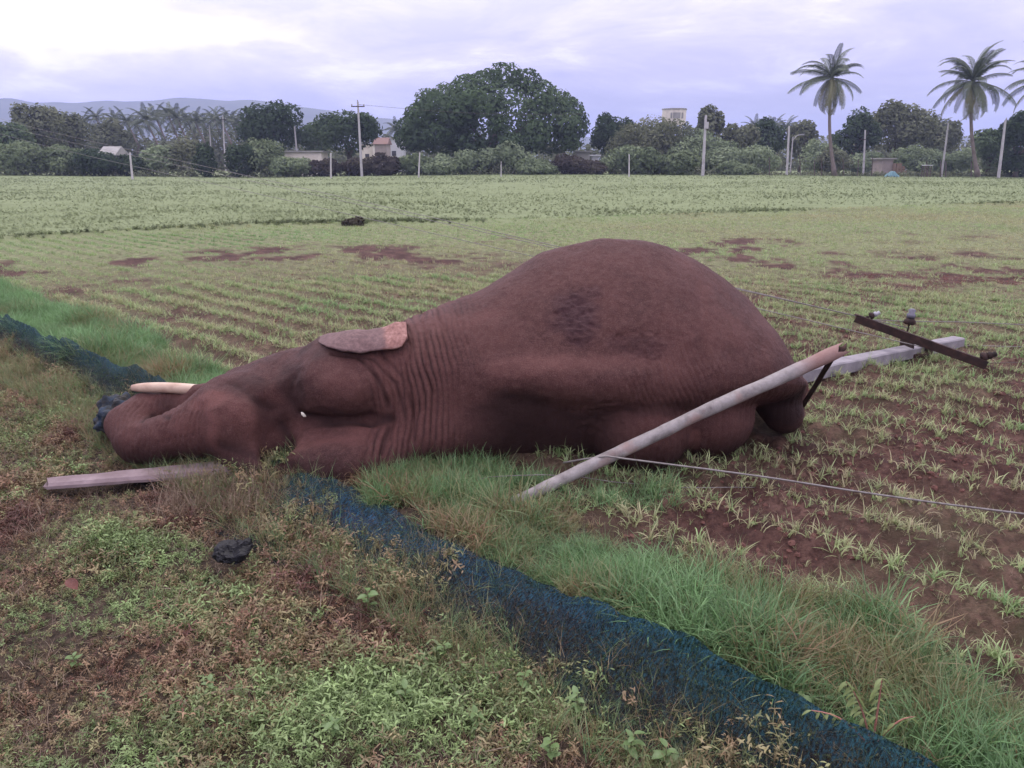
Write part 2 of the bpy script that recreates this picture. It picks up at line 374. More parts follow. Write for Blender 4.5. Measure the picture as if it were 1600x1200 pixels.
def surface_nets(lo, hi, hst):
    xs, ys, zs = [np.arange(a, b, hst, dtype=np.float32) for a, b in zip(lo, hi)]
    v = np.empty((len(xs), len(ys), len(zs)), np.float32)
    for i in range(0, len(xs), 40):
        Xg, Yg, Zg = np.meshgrid(xs[i:i+40], ys, zs, indexing='ij'); v[i:i+40] = sdf(Xg, Yg, Zg)
    nx, ny, nz = v.shape; cs_ = np.zeros((nx-1, ny-1, nz-1, 3), np.float32); cn = np.zeros((nx-1, ny-1, nz-1), np.float32)
    edges = []
    for ax in range(3):
        sl0 = [slice(None)]*3; sl1 = [slice(None)]*3; sl0[ax] = slice(0, -1); sl1[ax] = slice(1, None)
        a = v[tuple(sl0)]; b = v[tuple(sl1)]; I = np.argwhere((a < 0) != (b < 0))
        o1, o2 = [k for k in range(3) if k != ax]
        I = I[(I[:, o1] > 0) & (I[:, o1] < v.shape[o1]-1) & (I[:, o2] > 0) & (I[:, o2] < v.shape[o2]-1)]
        va = a[tuple(I.T)]; vb = b[tuple(I.T)]; P = I.astype(np.float32); P[:, ax] += va/(va-vb)
        for da in (0, 1):
            for db in (0, 1):
                C = I.copy(); C[:, o1] -= da; C[:, o2] -= db
                np.add.at(cs_, tuple(C.T), P); np.add.at(cn, tuple(C.T), 1)
        edges.append((ax, o1, o2, I, va < 0))
    act = cn > 0; idx = -np.ones(cn.shape, np.int64); idx[act] = np.arange(act.sum())
    V = cs_[act]/cn[act][:, None]*hst+np.array([xs[0], ys[0], zs[0]], np.float32)
    Q = []
    for ax, o1, o2, I, neg in edges:
        cc = []
        for da, db in ((0, 0), (1, 0), (1, 1), (0, 1)):
            C = I.copy(); C[:, o1] -= da; C[:, o2] -= db; cc.append(idx[tuple(C.T)])
        q = np.stack(cc, -1); flip = neg if ax != 1 else ~neg
        q[~flip] = q[~flip][:, ::-1]; Q.append(q)
    return V, np.vstack(Q)
def hit(px, py):
    """point where the sight line of a photo position meets the elephant"""
    o = np.array([0, 0, CAMH]); d = W(px, py, 1.0)-o; d /= np.linalg.norm(d); t = 3.0
    for _ in range(90):
        p = o+d*t; s = float(sdf(*[np.array(c_) for c_ in p]))
        if s < .0015: return p
        t += max(s*.6, .0015)
        if t > 8: return None
    return p
def m_skin(t):
    g = oco(t)
    a = N(t, 'ShaderNodeAttribute', attribute_name='skin'); sc = N(t, 'ShaderNodeSeparateColor'); t.links.new(a.outputs['Color'], sc.inputs[0])
    patch, pink, dirt_shade = sc.outputs
    f = noise(t, g, 2.2, 5, .55); f2 = noise(t, g, 26, 5, .65)
    col = ramp(t, f, [(.30, (.047, .0175, .0155)), (.50, (.070, .026, .0225)), (.68, (.100, .040, .034))])
    col = mixc(t, ramp(t, f2, [(.42, 0.0), (.70, .55)]), col, (.135, .064, .056))
    col = mixc(t, ramp(t, noise(t, g, 150, 3, .7), [(.50, 0.0), (.68, .55)]), col, (.17, .10, .092))
    col = mixc(t, math_n(t, 'MULTIPLY', pink, .85), col, (.19, .082, .070))
    col = mixc(t, math_n(t, 'MULTIPLY', dirt_shade, .88), col, (.018, .009, .009))  # near-black tone carrying dirt and painted-in shade
    col = mixc(t, math_n(t, 'MULTIPLY', patch, .50), col, (.032, .017, .026))
    vo = N(t, 'ShaderNodeTexVoronoi', feature='DISTANCE_TO_EDGE'); vo.inputs['Scale'].default_value = 62
    t.links.new(mapping(t, g, sc=(1.3, 1, .75)), vo.inputs['Vector'])
    cr = ramp(t, vo.outputs['Distance'], [(0, 0.0), (.10, 1.0)])
    vo2 = N(t, 'ShaderNodeTexVoronoi', feature='DISTANCE_TO_EDGE'); vo2.inputs['Scale'].default_value = 190
    t.links.new(g, vo2.inputs['Vector'])
    cr2 = ramp(t, vo2.outputs['Distance'], [(0, 0.0), (.15, 1.0)])
    h = math_n(t, 'ADD', math_n(t, 'MULTIPLY', cr, .55), math_n(t, 'MULTIPLY', cr2, .35))
    h = math_n(t, 'ADD', h, math_n(t, 'MULTIPLY', noise(t, g, 140, 4, .7), .8))
    col = mixc(t, math_n(t, 'MULTIPLY', math_n(t, 'SUBTRACT', 1.0, cr), .35), col, (.045, .018, .018))
    p = N(t, 'ShaderNodeBsdfPrincipled'); t.links.new(col, p.inputs['Base Color']); p.inputs['Roughness'].default_value = .62; p.inputs['Specular IOR Level'].default_value = .17
    b = N(t, 'ShaderNodeBump'); b.inputs['Strength'].default_value = .55; b.inputs['Distance'].default_value = .014
    t.links.new(h, b.inputs['Height']); t.links.new(b.outputs[0], p.inputs['Normal']); return p.outputs[0]
M_skin = mat('elephant_hide', m_skin)
def m_ear(t):
    g = oco(t); a = N(t, 'ShaderNodeAttribute', attribute_name='tip')
    f = noise(t, g, 38, 6, .7)
    base = ramp(t, f, [(.3, (.075, .042, .042)), (.7, (.19, .115, .11))])
    pk = ramp(t, f, [(.3, (.13, .055, .050)), (.5, (.25, .125, .105)), (.7, (.36, .21, .18))])
    return princ(t, mixc(t, a.outputs['Fac'], base, pk), .75, f, .5, .004)
M_ear = mat('ear_skin', m_ear)
M_tusk = varied('ivory', (.30, .17, .125), (.50, .36, .27), 6, .45, .3, .003, c3=(.56, .43, .33))
M_spot = varied('pale_spot', (.6, .55, .45), (.75, .7, .6), 40)

def build_elephant():
    root = empty('elephant', (.2, 5.0, 0)); off = np.array([.2, 5.0, 0])
    tag(root, 'dead brown elephant lying on its side in the field with curled trunk', 'elephant')
    hs = .016
    V, Q = surface_nets((-2.85, 4.12, -.09), (2.25, 7.3, 1.50), hs)
    # one linear subdivision
    me = mesh_np('tmp', V, Q); o = bpy.data.objects.new('tmp', me); COL.objects.link(o)
    md = o.modifiers.new('s', 'SMOOTH'); md.factor = .5; md.iterations = 3
    md = o.modifiers.new('u', 'SUBSURF'); md.levels = 1; md.render_levels = 1
    dg = bpy.context.evaluated_depsgraph_get(); ev = o.evaluated_get(dg); me2 = bpy.data.meshes.new_from_object(ev)
    bpy.data.objects.remove(o); bpy.data.meshes.remove(me)
    n = len(me2.vertices); P = np.empty(n*3, np.float32); me2.vertices.foreach_get('co', P); P = P.reshape(-1, 3)
    Nn = np.empty(n*3, np.float32); me2.vertices.foreach_get('normal', Nn); Nn = Nn.reshape(-1, 3)
    x, y, z = P.T
    near = sm(.2, -.3, Nn[:, 1])
    # neck folds: arcs round the back of the head that straighten towards the shoulder
    rr = np.hypot(x+1.75, (z-.30)*.9+(y-4.6)*.25)
    nm = sm(-.98, -.82, x)*sm(-.10, -.62, x)*sm(.02, .12, z)
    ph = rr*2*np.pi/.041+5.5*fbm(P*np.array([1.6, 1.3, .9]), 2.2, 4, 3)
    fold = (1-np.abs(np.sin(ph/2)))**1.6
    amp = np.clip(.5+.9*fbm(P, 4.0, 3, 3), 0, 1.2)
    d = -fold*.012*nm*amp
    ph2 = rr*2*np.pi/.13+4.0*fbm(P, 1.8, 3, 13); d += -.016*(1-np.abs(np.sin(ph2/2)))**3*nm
    # fine vertical creases on shoulder and flank under the spine
    bm_ = sm(-.3, .1, x)*sm(.62, .45, z)
    d += -bm_*.004*np.clip(.5+fbm(P, 3, 2, 77), 0, 1)*(1-np.abs(np.sin((x*2*np.pi/.045+2.5*fbm(P, 2.5, 3, 8))/2)))**1.5
    # trunk rings
    tm = sm(-1.75, -2.0, x)*sm(.0, .05, z)
    ang = np.arctan2(y-4.78, x+2.30); rad = x*1.0
    d += -tm*.006*np.clip(.5+fbm(P, 5, 2, 71), .1, 1)*(1-np.abs(np.sin((x*2*np.pi/.036+5.0*fbm(P, 3.0, 3, 5))/2)))**1.4
    d += -.014*np.exp(-((x-1.22-.10*(z-.9))/.05)**2)*sm(.55, .75, z)*sm(1.25, 1.0, z)*near
    # head: low relief
    hm = sm(-.75, -.95, x)
    d += hm*.016*fbm(P, 3.3, 3, 21)
    d += .012*fbm(P, 1.6, 3, 40)+.004*fbm(P, 9, 3, 50)+.0016*fbm(P, 38, 2, 60)
    fm = sm(.35, .6, x)*sm(1.5, 1.2, x)*sm(.30, .42, z)*sm(.95, .70, z)*near
    d += -fm*.0075*np.clip(.4+1.2*fbm(P, 3.5, 2, 88), 0, 1)*(1-np.abs(np.sin(((x+.35*z)*2*np.pi/.038+5*fbm(P, 3.2, 3, 18))/2)))**1.6
    # wrinkled wet patches on the flank
    patch = np.zeros(n); dirt_shade = np.zeros(n); pink = np.zeros(n)
    def blob(px, py, rx, rz, k, nz=.35, sc_=7):
        h_ = hit(px, py)
        q = np.sqrt(((x-h_[0])/rx)**2+(((z-h_[2])**2+(y-h_[1])**2)/rz**2))+nz*fbm(P, sc_, 3, px*.01)
        return np.clip(k*sm(1.15, .45, q), 0, 1)
    patch = np.maximum(patch, blob(893, 485, .19, .20, 1.0)); patch = np.maximum(patch, blob(912, 462, .15, .10, .6)); patch = np.maximum(patch, blob(905, 522, .10, .09, .7))
    wr = np.maximum(patch, blob(1000, 535, .30, .14, .75)); wr = np.maximum(wr, blob(1190, 545, .09, .07, .6)); wr = np.maximum(wr, blob(960, 655, .45, .14, .6))
    d += -wr*.009*np.abs(fbm(P*np.array([1, 1, 1.6]), 16, 3, 70))*1.2+wr*.008*fbm(P, 22, 2, 80)
    patch = np.maximum(patch, .35*blob(1000, 540, .26, .09, .8))
    for a_ in ((380, 600, .2, .1, .5), (455, 600, .13, .2, .55), (430, 645, .2, .12, .5), (505, 648, .30, .06, .5), (1040, 640, .30, .06, .5), (420, 715, .22, .10, .9), (1230, 640, .22, .22, 1.0), (1205, 650, .1, .2, .8)):
        dirt_shade = np.maximum(dirt_shade, blob(*a_))  # shade of the hollows and rump gaps painted in with dirt
    dirt_shade = np.maximum(dirt_shade, sm(.26, .02, z)*.85)  # dark underside painted on, shade as well as dirt
    dirt_shade = np.maximum(dirt_shade, .80*sm(.54, .40, z+.10*fbm(P, 2.5, 3, 33))*sm(-.55, .0, x)*sm(.95, .45, x)*sm(5.4, 5.0, y))  # shade below the spine ridge painted into the hide along with dirt
    dirt_shade = np.maximum(dirt_shade, .65*hm*sm(.0, .6, fbm(P, 2.6, 2, 91)))
    for a_ in ((320, 625, .30, .10, .8), (300, 660, .2, .10, .35), (480, 690, .3, .10, .35), (560, 690, .12, .12, .45), (1085, 690, .04, .12, .8), (840, 570, .9, .08, .30), (700, 500, .4, .1, .35), (1120, 500, .3, .25, .28)):
        pink = np.maximum(pink, blob(*a_))
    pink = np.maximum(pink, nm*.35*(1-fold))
    dirt_shade = np.maximum(dirt_shade, nm*.8*fold*amp)  # bottoms of the neck folds coloured darker
    def groove(px_pts, wd_, dep, dark=.0, pinkk=0.0):
        nonlocal d, dirt_shade, pink
        H = [hit(*q) for q in px_pts]; H = [q for q in H if q is not None]; dd = np.full(n, 9.0)
        for a_, b_ in zip(H[:-1], H[1:]):
            e = b_-a_; h_ = np.clip(((P-a_)@e)/(e@e), 0, 1); dd = np.minimum(dd, np.linalg.norm(P-a_-h_[:, None]*e, axis=1))
        g_ = np.exp(-(dd/wd_)**2); d -= dep*g_; dirt_shade = np.maximum(dirt_shade, dark*g_); pink = np.maximum(pink, pinkk*g_)
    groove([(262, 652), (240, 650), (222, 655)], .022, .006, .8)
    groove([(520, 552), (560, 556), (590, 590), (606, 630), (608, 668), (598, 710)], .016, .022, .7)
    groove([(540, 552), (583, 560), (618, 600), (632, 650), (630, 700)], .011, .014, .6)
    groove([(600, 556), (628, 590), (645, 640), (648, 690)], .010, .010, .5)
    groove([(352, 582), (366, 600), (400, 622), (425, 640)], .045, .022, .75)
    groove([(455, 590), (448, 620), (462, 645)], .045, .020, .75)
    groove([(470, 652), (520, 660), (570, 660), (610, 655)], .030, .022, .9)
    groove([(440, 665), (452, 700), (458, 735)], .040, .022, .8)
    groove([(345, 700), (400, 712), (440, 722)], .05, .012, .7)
    groove([(365, 640), (390, 660)], .085, -.008, 0, .45)
    groove([(318, 622), (335, 660), (330, 690)], .05, -.006, 0, .8)
    groove([(520, 600), (560, 610)], .09, -.012, 0, .4)
    groove([(500, 690), (560, 690)], .06, -.012, 0, .6)
    groove([(498, 528), (520, 521), (540, 520)], .022, -.022)
    groove([(348, 583), (362, 575)], .022, -.016, .5)
    for k_ in range(9):
        x0_ = 312-9*k_; groove([(x0_+4, 640+3*k_), (x0_-4, 680+2*k_), (x0_, 722)], .007, .006, .25)
    P += Nn*d[:, None]; P -= off
    me2.vertices.foreach_set('co', P.astype(np.float32).ravel()); me2.name = 'body'
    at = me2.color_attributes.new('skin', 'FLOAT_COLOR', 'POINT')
    at.data.foreach_set('color', np.stack([patch, pink, dirt_shade, np.ones(n)], -1).astype(np.float32).ravel())
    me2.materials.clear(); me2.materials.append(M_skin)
    me2.polygons.foreach_set('use_smooth', np.ones(len(me2.polygons), bool)); me2.update()
    obj('body', me2, root)
    # ---- upper ear: flap folded back on the neck
    us = np.linspace(0, 1, 46); vs_ = np.linspace(0, 1, 18)
    lo_px = np.interp(us, [0, .12, .3, .5, .8, .95, 1], [498, 510, 535, 563, 612, 630, 637]); lo_py = np.interp(us, [0, .12, .3, .5, .8, .93, 1], [534, 543, 550, 551, 547, 542, 528])
    up_px = np.interp(us, [0, .12, .3, .5, .8, 1], [500, 513, 537, 565, 612, 634]); up_py = np.interp(us, [0, .12, .3, .5, .75, .85, 1], [528, 524, 520, 517, 512, 505, 504])
    Vv = []; tip = []
    for i, u in enumerate(us):
        L = hit(lo_px[i], lo_py[i]); lift = .035*math.sin(min(1, u*2.2)*math.pi/2)
        toc = np.array([0, 0, CAMH])-L; toc /= np.linalg.norm(toc); L = L+toc*(lift+.012)
        Up = W(up_px[i], up_py[i]+1.5*float(vnoise(np.array([u*9, 0, 0]))), L[1]+.17); L = L+np.array([0, 0, .010*float(vnoise(np.array([u*8, 4, 0])))])
        for v in vs_:
            if v < .62:
                k = v/.62; p = L*(1-k)+Up*k+toc*.018*math.sin(k*math.pi)
            else:
                k = (v-.62)/.38; p = Up+np.array([0, .16*k, -.02*k-.10*k*k])
            p = p+toc*.007*float(fbm(p, 9, 3, 4))*1.5
            Vv.append(p-off); tip.append(sm(.70, .76, np.array(u+.05*fbm(p, 18, 3)))*1.0)
    nu, nv = len(us), len(vs_)
    Fs = [(i*nv+j, (i+1)*nv+j, (i+1)*nv+j+1, i*nv+j+1) for i in range(nu-1) for j in range(nv-1)]
    me = mesh_np('ear', Vv, Fs, M_ear)
    at = me.attributes.new('tip', 'FLOAT', 'POINT'); at.data.foreach_set('value', np.array(tip, np.float32))
    e = obj('ear', me, root); e['label'] = 'dark ear flap folded back with pink mottled tip'
    md = e.modifiers.new('thick', 'SOLIDIFY'); md.thickness = .016; md.offset = 0
    # ---- lower ear edge peeping out on the ground under the neck
    Vv = []; Fs = []
    for i in range(14):
        a = i/13; g0 = G(575+95*a, 741-3*a, .045)
        for j in range(5):
            p = g0+np.array([0, .05*j, .012*math.sin(j*.9)+.006*math.sin(a*19)+(.015 if j == 0 else 0)*math.sin(a*9)])
            if j == 0: p[1] -= .035*math.sin(a*math.pi)
            Vv.append(p-off)
    Fs = [(i*5+j, (i+1)*5+j, (i+1)*5+j+1, i*5+j+1) for i in range(13) for j in range(4)]
    me = mesh_np('ear', Vv, Fs, M_ear); at = me.attributes.new('tip', 'FLOAT', 'POINT'); at.data.foreach_set('value', np.full(len(Vv), .7, np.float32))
    e = obj('ear', me, root); e['label'] = 'pinkish edge of the lower ear trapped on the grass'
    md = e.modifiers.new('thick', 'SOLIDIFY'); md.thickness = .014
    # ---- tusk
    a = W(322, 611, 4.88); b = W(206, 606, 4.84); pts = []; rad = []
    for i in range(13):
        k = i/12; p = a*(1-k)+b*k; p[2] += .012*math.sin(k*math.pi); pts.append(p-off); rad.append(.040*(1-.14*k-.35*k**10))
    v, f = tube(pts, rad, 16); obj('tusk', mesh_np('tusk', v, f, M_tusk), root)
    # ---- pale spot in the temple hollow
    h_ = hit(475, 647); v, f = tube([h_-off+np.array([-.014, -.004, .014]), h_-off+np.array([-.006, -.012, .006]), h_-off+np.array([.006, -.012, -.008]), h_-off+np.array([.012, -.004, -.016])], [.004, .010, .010, .004], 8)
    obj('pale_spot', mesh_np('pale_spot', v, f, M_spot), root)
    # ---- tail lying behind the rump
    pts = [(1.78+.03*i, 5.35+.09*i, .45*math.exp(-i*.35)+.03) for i in range(9)]
    v, f = tube([np.array(p)-off for p in pts], [.05-.004*i for i in range(9)], 8); obj('tail', mesh_np('tail', v, f, M_skin), root)
build_elephant()

# ------------------------------------------------------------------ fallen poles
M_conc = varied('concrete_pale', (.17, .155, .17), (.25, .23, .245), 7, .85, .5, .004, c3=(.30, .27, .28))
M_conc_pink = varied('concrete_stained', (.14, .098, .10), (.20, .15, .155), 7, .85, .6, .004, c3=(.26, .20, .205))
M_iron = varied('rusty_iron', (.014, .009, .008), (.036, .018, .015), 14, .8, .5, .003, c3=(.062, .030, .023))
M_porc = varied('insulator_glaze', (.10, .095, .12), (.16, .15, .19), 10, .25, .1, .001)
M_white = varied('insulator_white', (.24, .23, .26), (.34, .33, .36), 10, .35, .1, .001)
M_wire = varied('galvanised_wire', (.13, .11, .105), (.22, .20, .19), 30, .5, .1, .001, metal=.3)
M_wired = varied('dark_wire', (.05, .035, .03), (.10, .07, .06), 30, .6, .1, .001)
def beam(a, b, wd, ht, wd2=None, ht2=None, seg=22, jag=0.0, bev=.012, rough=.003):
    """concrete bar with bevelled edges, lying from a to b"""
    a = np.array(a, float); b = np.array(b, float); d = b-a; L = np.linalg.norm(d); d /= L
    side = np.cross(d, [0, 0, 1]); side /= np.linalg.norm(side); up = np.cross(side, d)
    wd2 = wd2 or wd; ht2 = ht2 or ht; V = []; Fs = []
    for i in range(seg+1):
        k = i/seg; w_, h_ = (wd+(wd2-wd)*k)/2, (ht+(ht2-ht)*k)/2; c_ = a+d*L*k
        prof = [(-w_+bev, -h_), (w_-bev, -h_), (w_, -h_+bev), (w_, h_-bev), (w_-bev, h_), (-w_+bev, h_), (-w_, h_-bev), (-w_, -h_+bev)]
        for j, (q, r_) in enumerate(prof):
            p = c_+side*q+up*r_
            if i in (0, seg) and jag: p = p+d*jag*float(vnoise(p*1.0, 17, j))
            p = p+(side*float(vnoise(p, 15, 1))+up*float(vnoise(p, 15, 5)))*rough
            V.append(p)
    for i in range(seg):
        for k in range(8): Fs.append((i*8+k, i*8+(k+1) % 8, (i+1)*8+(k+1) % 8, (i+1)*8+k))
    Fs.append(tuple(range(7, -1, -1))); Fs.append(tuple(range(seg*8, seg*8+8)))
    return V, Fs
def local(vf, off): v, f = vf; return [np.array(p)-np.array(off) for p in v], f

def build_poles():
    # butt end lying under the head
    a = G(80, 755, .02); b = np.array(G(362, 738, .02)); b[1] += .08
    root = empty('concrete_pole', (a[0], a[1], 0)); tag(root, 'pinkish grey butt end of a broken concrete pole sticking out under the elephant head', 'pole')
    obj('shaft', mesh_np('shaft', *local(beam(a, b, .15, .04, .22, .05, 24, .06, .03), (a[0], a[1], 0)), M_conc_pink, False), root)
    # upper length with cross arm, behind the rump
    a = G(1165, 603, .09); b = np.array(W(1497, 534, 7.75)); off = (a[0], a[1], 0)
    root = empty('concrete_pole', off); tag(root, 'pale concrete pole lying behind the rump with a rusty cross arm on its end', 'pole')
    v, f = beam(a, b, .17, .13, .135, .11, 26, .02, .012)
    obj('shaft', mesh_np('shaft', *local((v, f), off), M_conc, False), root)
    d = (b-a)/np.linalg.norm(b-a)
    # cross arm: a channel made of two flanges and a web
    c0 = W(1337, 497, 7.25); c1 = W(1542, 571, 6.62)
    arm = obj('cross_arm', mesh_np('cross_arm', *local(join([beam(c0, c1, .012, .075, seg=8, bev=.002), beam(c0+[0, .03, .034], c1+[0, .03, .034], .060, .010, seg=8, bev=.002), beam(c0+[0, .03, -.034], c1+[0, .03, -.034], .060, .010, seg=8, bev=.002)]), off), M_iron, False), root)
    # clamp under the arm
    m_ = W(1438, 548, 7.2); obj('clamp', mesh_np('clamp', *local(join([box(m_[0]-.10, m_[0]+.10, m_[1]-.03, m_[1]+.16, m_[2]-.10, m_[2]-.03), box(m_[0]-.11, m_[0]-.085, m_[1]-.03, m_[1]+.2, m_[2]-.1, m_[2]+.1), box(m_[0]+.085, m_[0]+.11, m_[1]-.03, m_[1]+.2, m_[2]-.1, m_[2]+.1)]), off), M_iron, False), root)
    def insulator(base, axis, sc, lab, mtop):
        ax = Vector(axis).normalized(); base = Vector(base)
        pin = tube([base, base+ax*.10*sc], [.009, .009], 8)
        i_ = obj('insulator', mesh_np('insulator', *local(join([tube([base+ax*(.06*sc), base+ax*(.07*sc), base+ax*(.095*sc), base+ax*(.12*sc)], [.030*sc, .050*sc, .048*sc, .026*sc], 14)]), off), M_iron), root)
        i_['label'] = lab
        obj('pin', mesh_np('pin', *local(pin, off), M_iron), i_)
        obj('cap', mesh_np('cap', *local(join([tube([base+ax*(.118*sc), base+ax*(.15*sc), base+ax*(.16*sc), base+ax*(.19*sc), base+ax*(.20*sc)], [.034*sc, .037*sc, .024*sc, .030*sc, .012*sc], 14)]), off), mtop), i_)
    insulator(W(1418, 518, 7.22), (.12, .1, 1), 1.15, 'upright grey pin insulator at the middle of the cross arm', M_porc)
    insulator(W(1352, 497, 7.25), (.75, -.1, .35), .72, 'pale insulator tipped over at the raised end of the cross arm', M_white)
    insulator(W(1522, 562, 6.70), (.65, -.2, .28), .95, 'dark insulator at the low end of the cross arm', M_iron)
    # leaning round fence post
    a = np.array(W(800, 786, 3.94)); b = np.array(W(1310, 549, 4.42)); off = (a[0], a[1], 0)
    root = empty('fence_post', off); tag(root, 'pale round post propped diagonally in front of the elephant hindquarters', 'post')
    pts = []; rad = []
    for i in range(40):
        k = i/39; p = a*(1-k)+b*k; p[2] += .012*math.sin(k*math.pi)+.004*float(vnoise(np.array([k*9, 0, 0]))); pts.append(p); rad.append(.036+.007*k+.0025*float(vnoise(np.array([k*30, 3, 0]))))
    v, f = tube(pts, rad, 16)
    v = [np.array(q) for q in v]
    for j in range(16):      # splintered end
        v[-16+j] += (b-a)/np.linalg.norm(b-a)*(.05*float(vnoise(np.array([j*.9, 1, 2])))+.01)
    def mp(t):
        g = oco(t); f_ = noise(t, mapping(t, g, sc=(1, 1, 1)), 9, 7, .7); f2_ = noise(t, g, 3.2, 4, .6)
        c_ = ramp(t, f_, [(.3, (.13, .11, .105)), (.5, (.25, .225, .215)), (.7, (.34, .31, .30))])
        sp = N(t, 'ShaderNodeSeparateXYZ'); t.links.new(g, sp.inputs[0])
        e_ = ramp(t, math_n(t, 'MULTIPLY', sp.outputs[0], .5), [(.85, 0.0), (.93, 1.0)])
        c_ = mixc(t, ramp(t, f2_, [(.60, 0.0), (.72, .6)]), c_, (.24, .13, .105)); c_ = mixc(t, math_n(t, 'MULTIPLY', e_, .8), c_, (.24, .13, .11))
        return princ(t, c_, .85, noise(t, g, 60, 5, .7), .6, .004)
    obj('shaft', mesh_np('shaft', *local((v, f), off), mat('weathered_post', mp)), root)
    dd = (b-a)/np.linalg.norm(b-a)
    obj('splinter', mesh_np('splinter', *local(join([tube([b-dd*.02+[0, -.01, -.02], b+dd*.035+[0, -.01, .01], b+dd*.055+[0, 0, .03]], [.022, .014, .003], 6), tube([b-dd*.02+[0, 0, .02], b+dd*.03+[.01, 0, .015]], [.016, .004], 6)]), off), M_iron), root)
    # iron stay propping the post end
    a2 = np.array(W(1299, 562, 4.50)); b2 = np.array(G(1240, 657)); off = tuple(b2)
    root = obj('iron_stay', mesh_np('iron_stay', *local(join([beam(a2, b2, .034, .010, seg=6, bev=.002), beam(a2+np.array([.012, .014, 0]), b2+np.array([.012, .014, 0]), .008, .032, seg=6, bev=.002)]), off), M_iron, False), loc=off)
    tag(root, 'rusty angle iron stay leaning under the broken end of the pale post', 'iron bar')
build_poles()

def wire(name, pts, r, m, label, cat='wire', group=None, wob=0.0, n=60, barbs=False):
    pts = [np.array(p, float) for p in pts]; out = []
    L = np.cumsum([0]+[np.linalg.norm(pts[i+1]-pts[i]) for i in range(len(pts)-1)]); L /= L[-1]
    P = np.array(pts)
    for k in np.linspace(0, 1, n):
        p = np.array([np.interp(k, L, P[:, i]) for i in range(3)])
        p += wob*np.array([0, float(vnoise(p, 2.0, 1)), float(vnoise(p, 2.0, 4))]); out.append(p)
    parts = [tube(out, [r]*n, 6)]
    o0 = out[0].copy()
    o = obj(name, mesh_np(name, *local(join(parts), o0), m), loc=o0); tag(o, label, cat, group); return o
# strand hooked round the leaning post
wire('wire', [W(880, 722, 4.20), W(915, 716, 4.10), W(948, 712, 4.03), W(975, 716, 3.98), W(1100, 732, 3.85), W(1300, 762, 3.72), W(1480, 788, 3.60), W(1720, 819, 3.45)], .0055, M_wire, 'pale twisted fence wire stretching right from the leaning post', wob=.008, n=90)
wire('wire', [W(690, 765, 4.13), W(760, 745, 4.12), W(850, 741, 4.10), W(905, 742, 4.08), W(960, 750, 4.08), W(1060, 757, 4.10), W(1180, 764, 4.12)], .0028, M_wire, 'thin slack wire along the grass below the elephant belly', wob=.014, n=60)
wire('wire', [W(1346, 500, 7.25), W(1500, 503, 7.3), W(1720, 512, 7.4)], .0045, M_wire, 'thin pale wire running right from the raised end of the cross arm', wob=.01)
wire('wire', [W(1497, 541, 7.7), W(1600, 542, 7.7), W(1760, 549, 7.7)], .0045, M_wire, 'thin wire running right from the tip of the fallen concrete pole', wob=.01)
wire('wire', [W(1540, 566, 6.65), W(1640, 566, 6.85), W(1760, 570, 6.85)], .0035, M_wired, 'dark wire running right from the low end of the cross arm', wob=.01)
for (p0, p1, lb) in (((-60, 166), (1352, 497, 7.25), 'topmost of the long power wires slanting down across the left trees'),
                     ((-60, 176), (1418, 512, 7.22), 'middle one of the long power wires slanting down across the left trees'),
                     ((-60, 190), (1517, 560, 6.72), 'lowest of the long power wires slanting down across the left trees')):
    A = W(p0[0], p0[1], 52.0); B = W(*p1)
    pts = [A*(1-k)+B*k+np.array([0, 0, -.35*math.sin(k*math.pi)*(1-k)]) for k in np.linspace(0, 1, 24)]
    wire('power_wire', pts, .0048, M_wire, lb, 'wire', 'power wires sagging to the fallen pole', n=120)

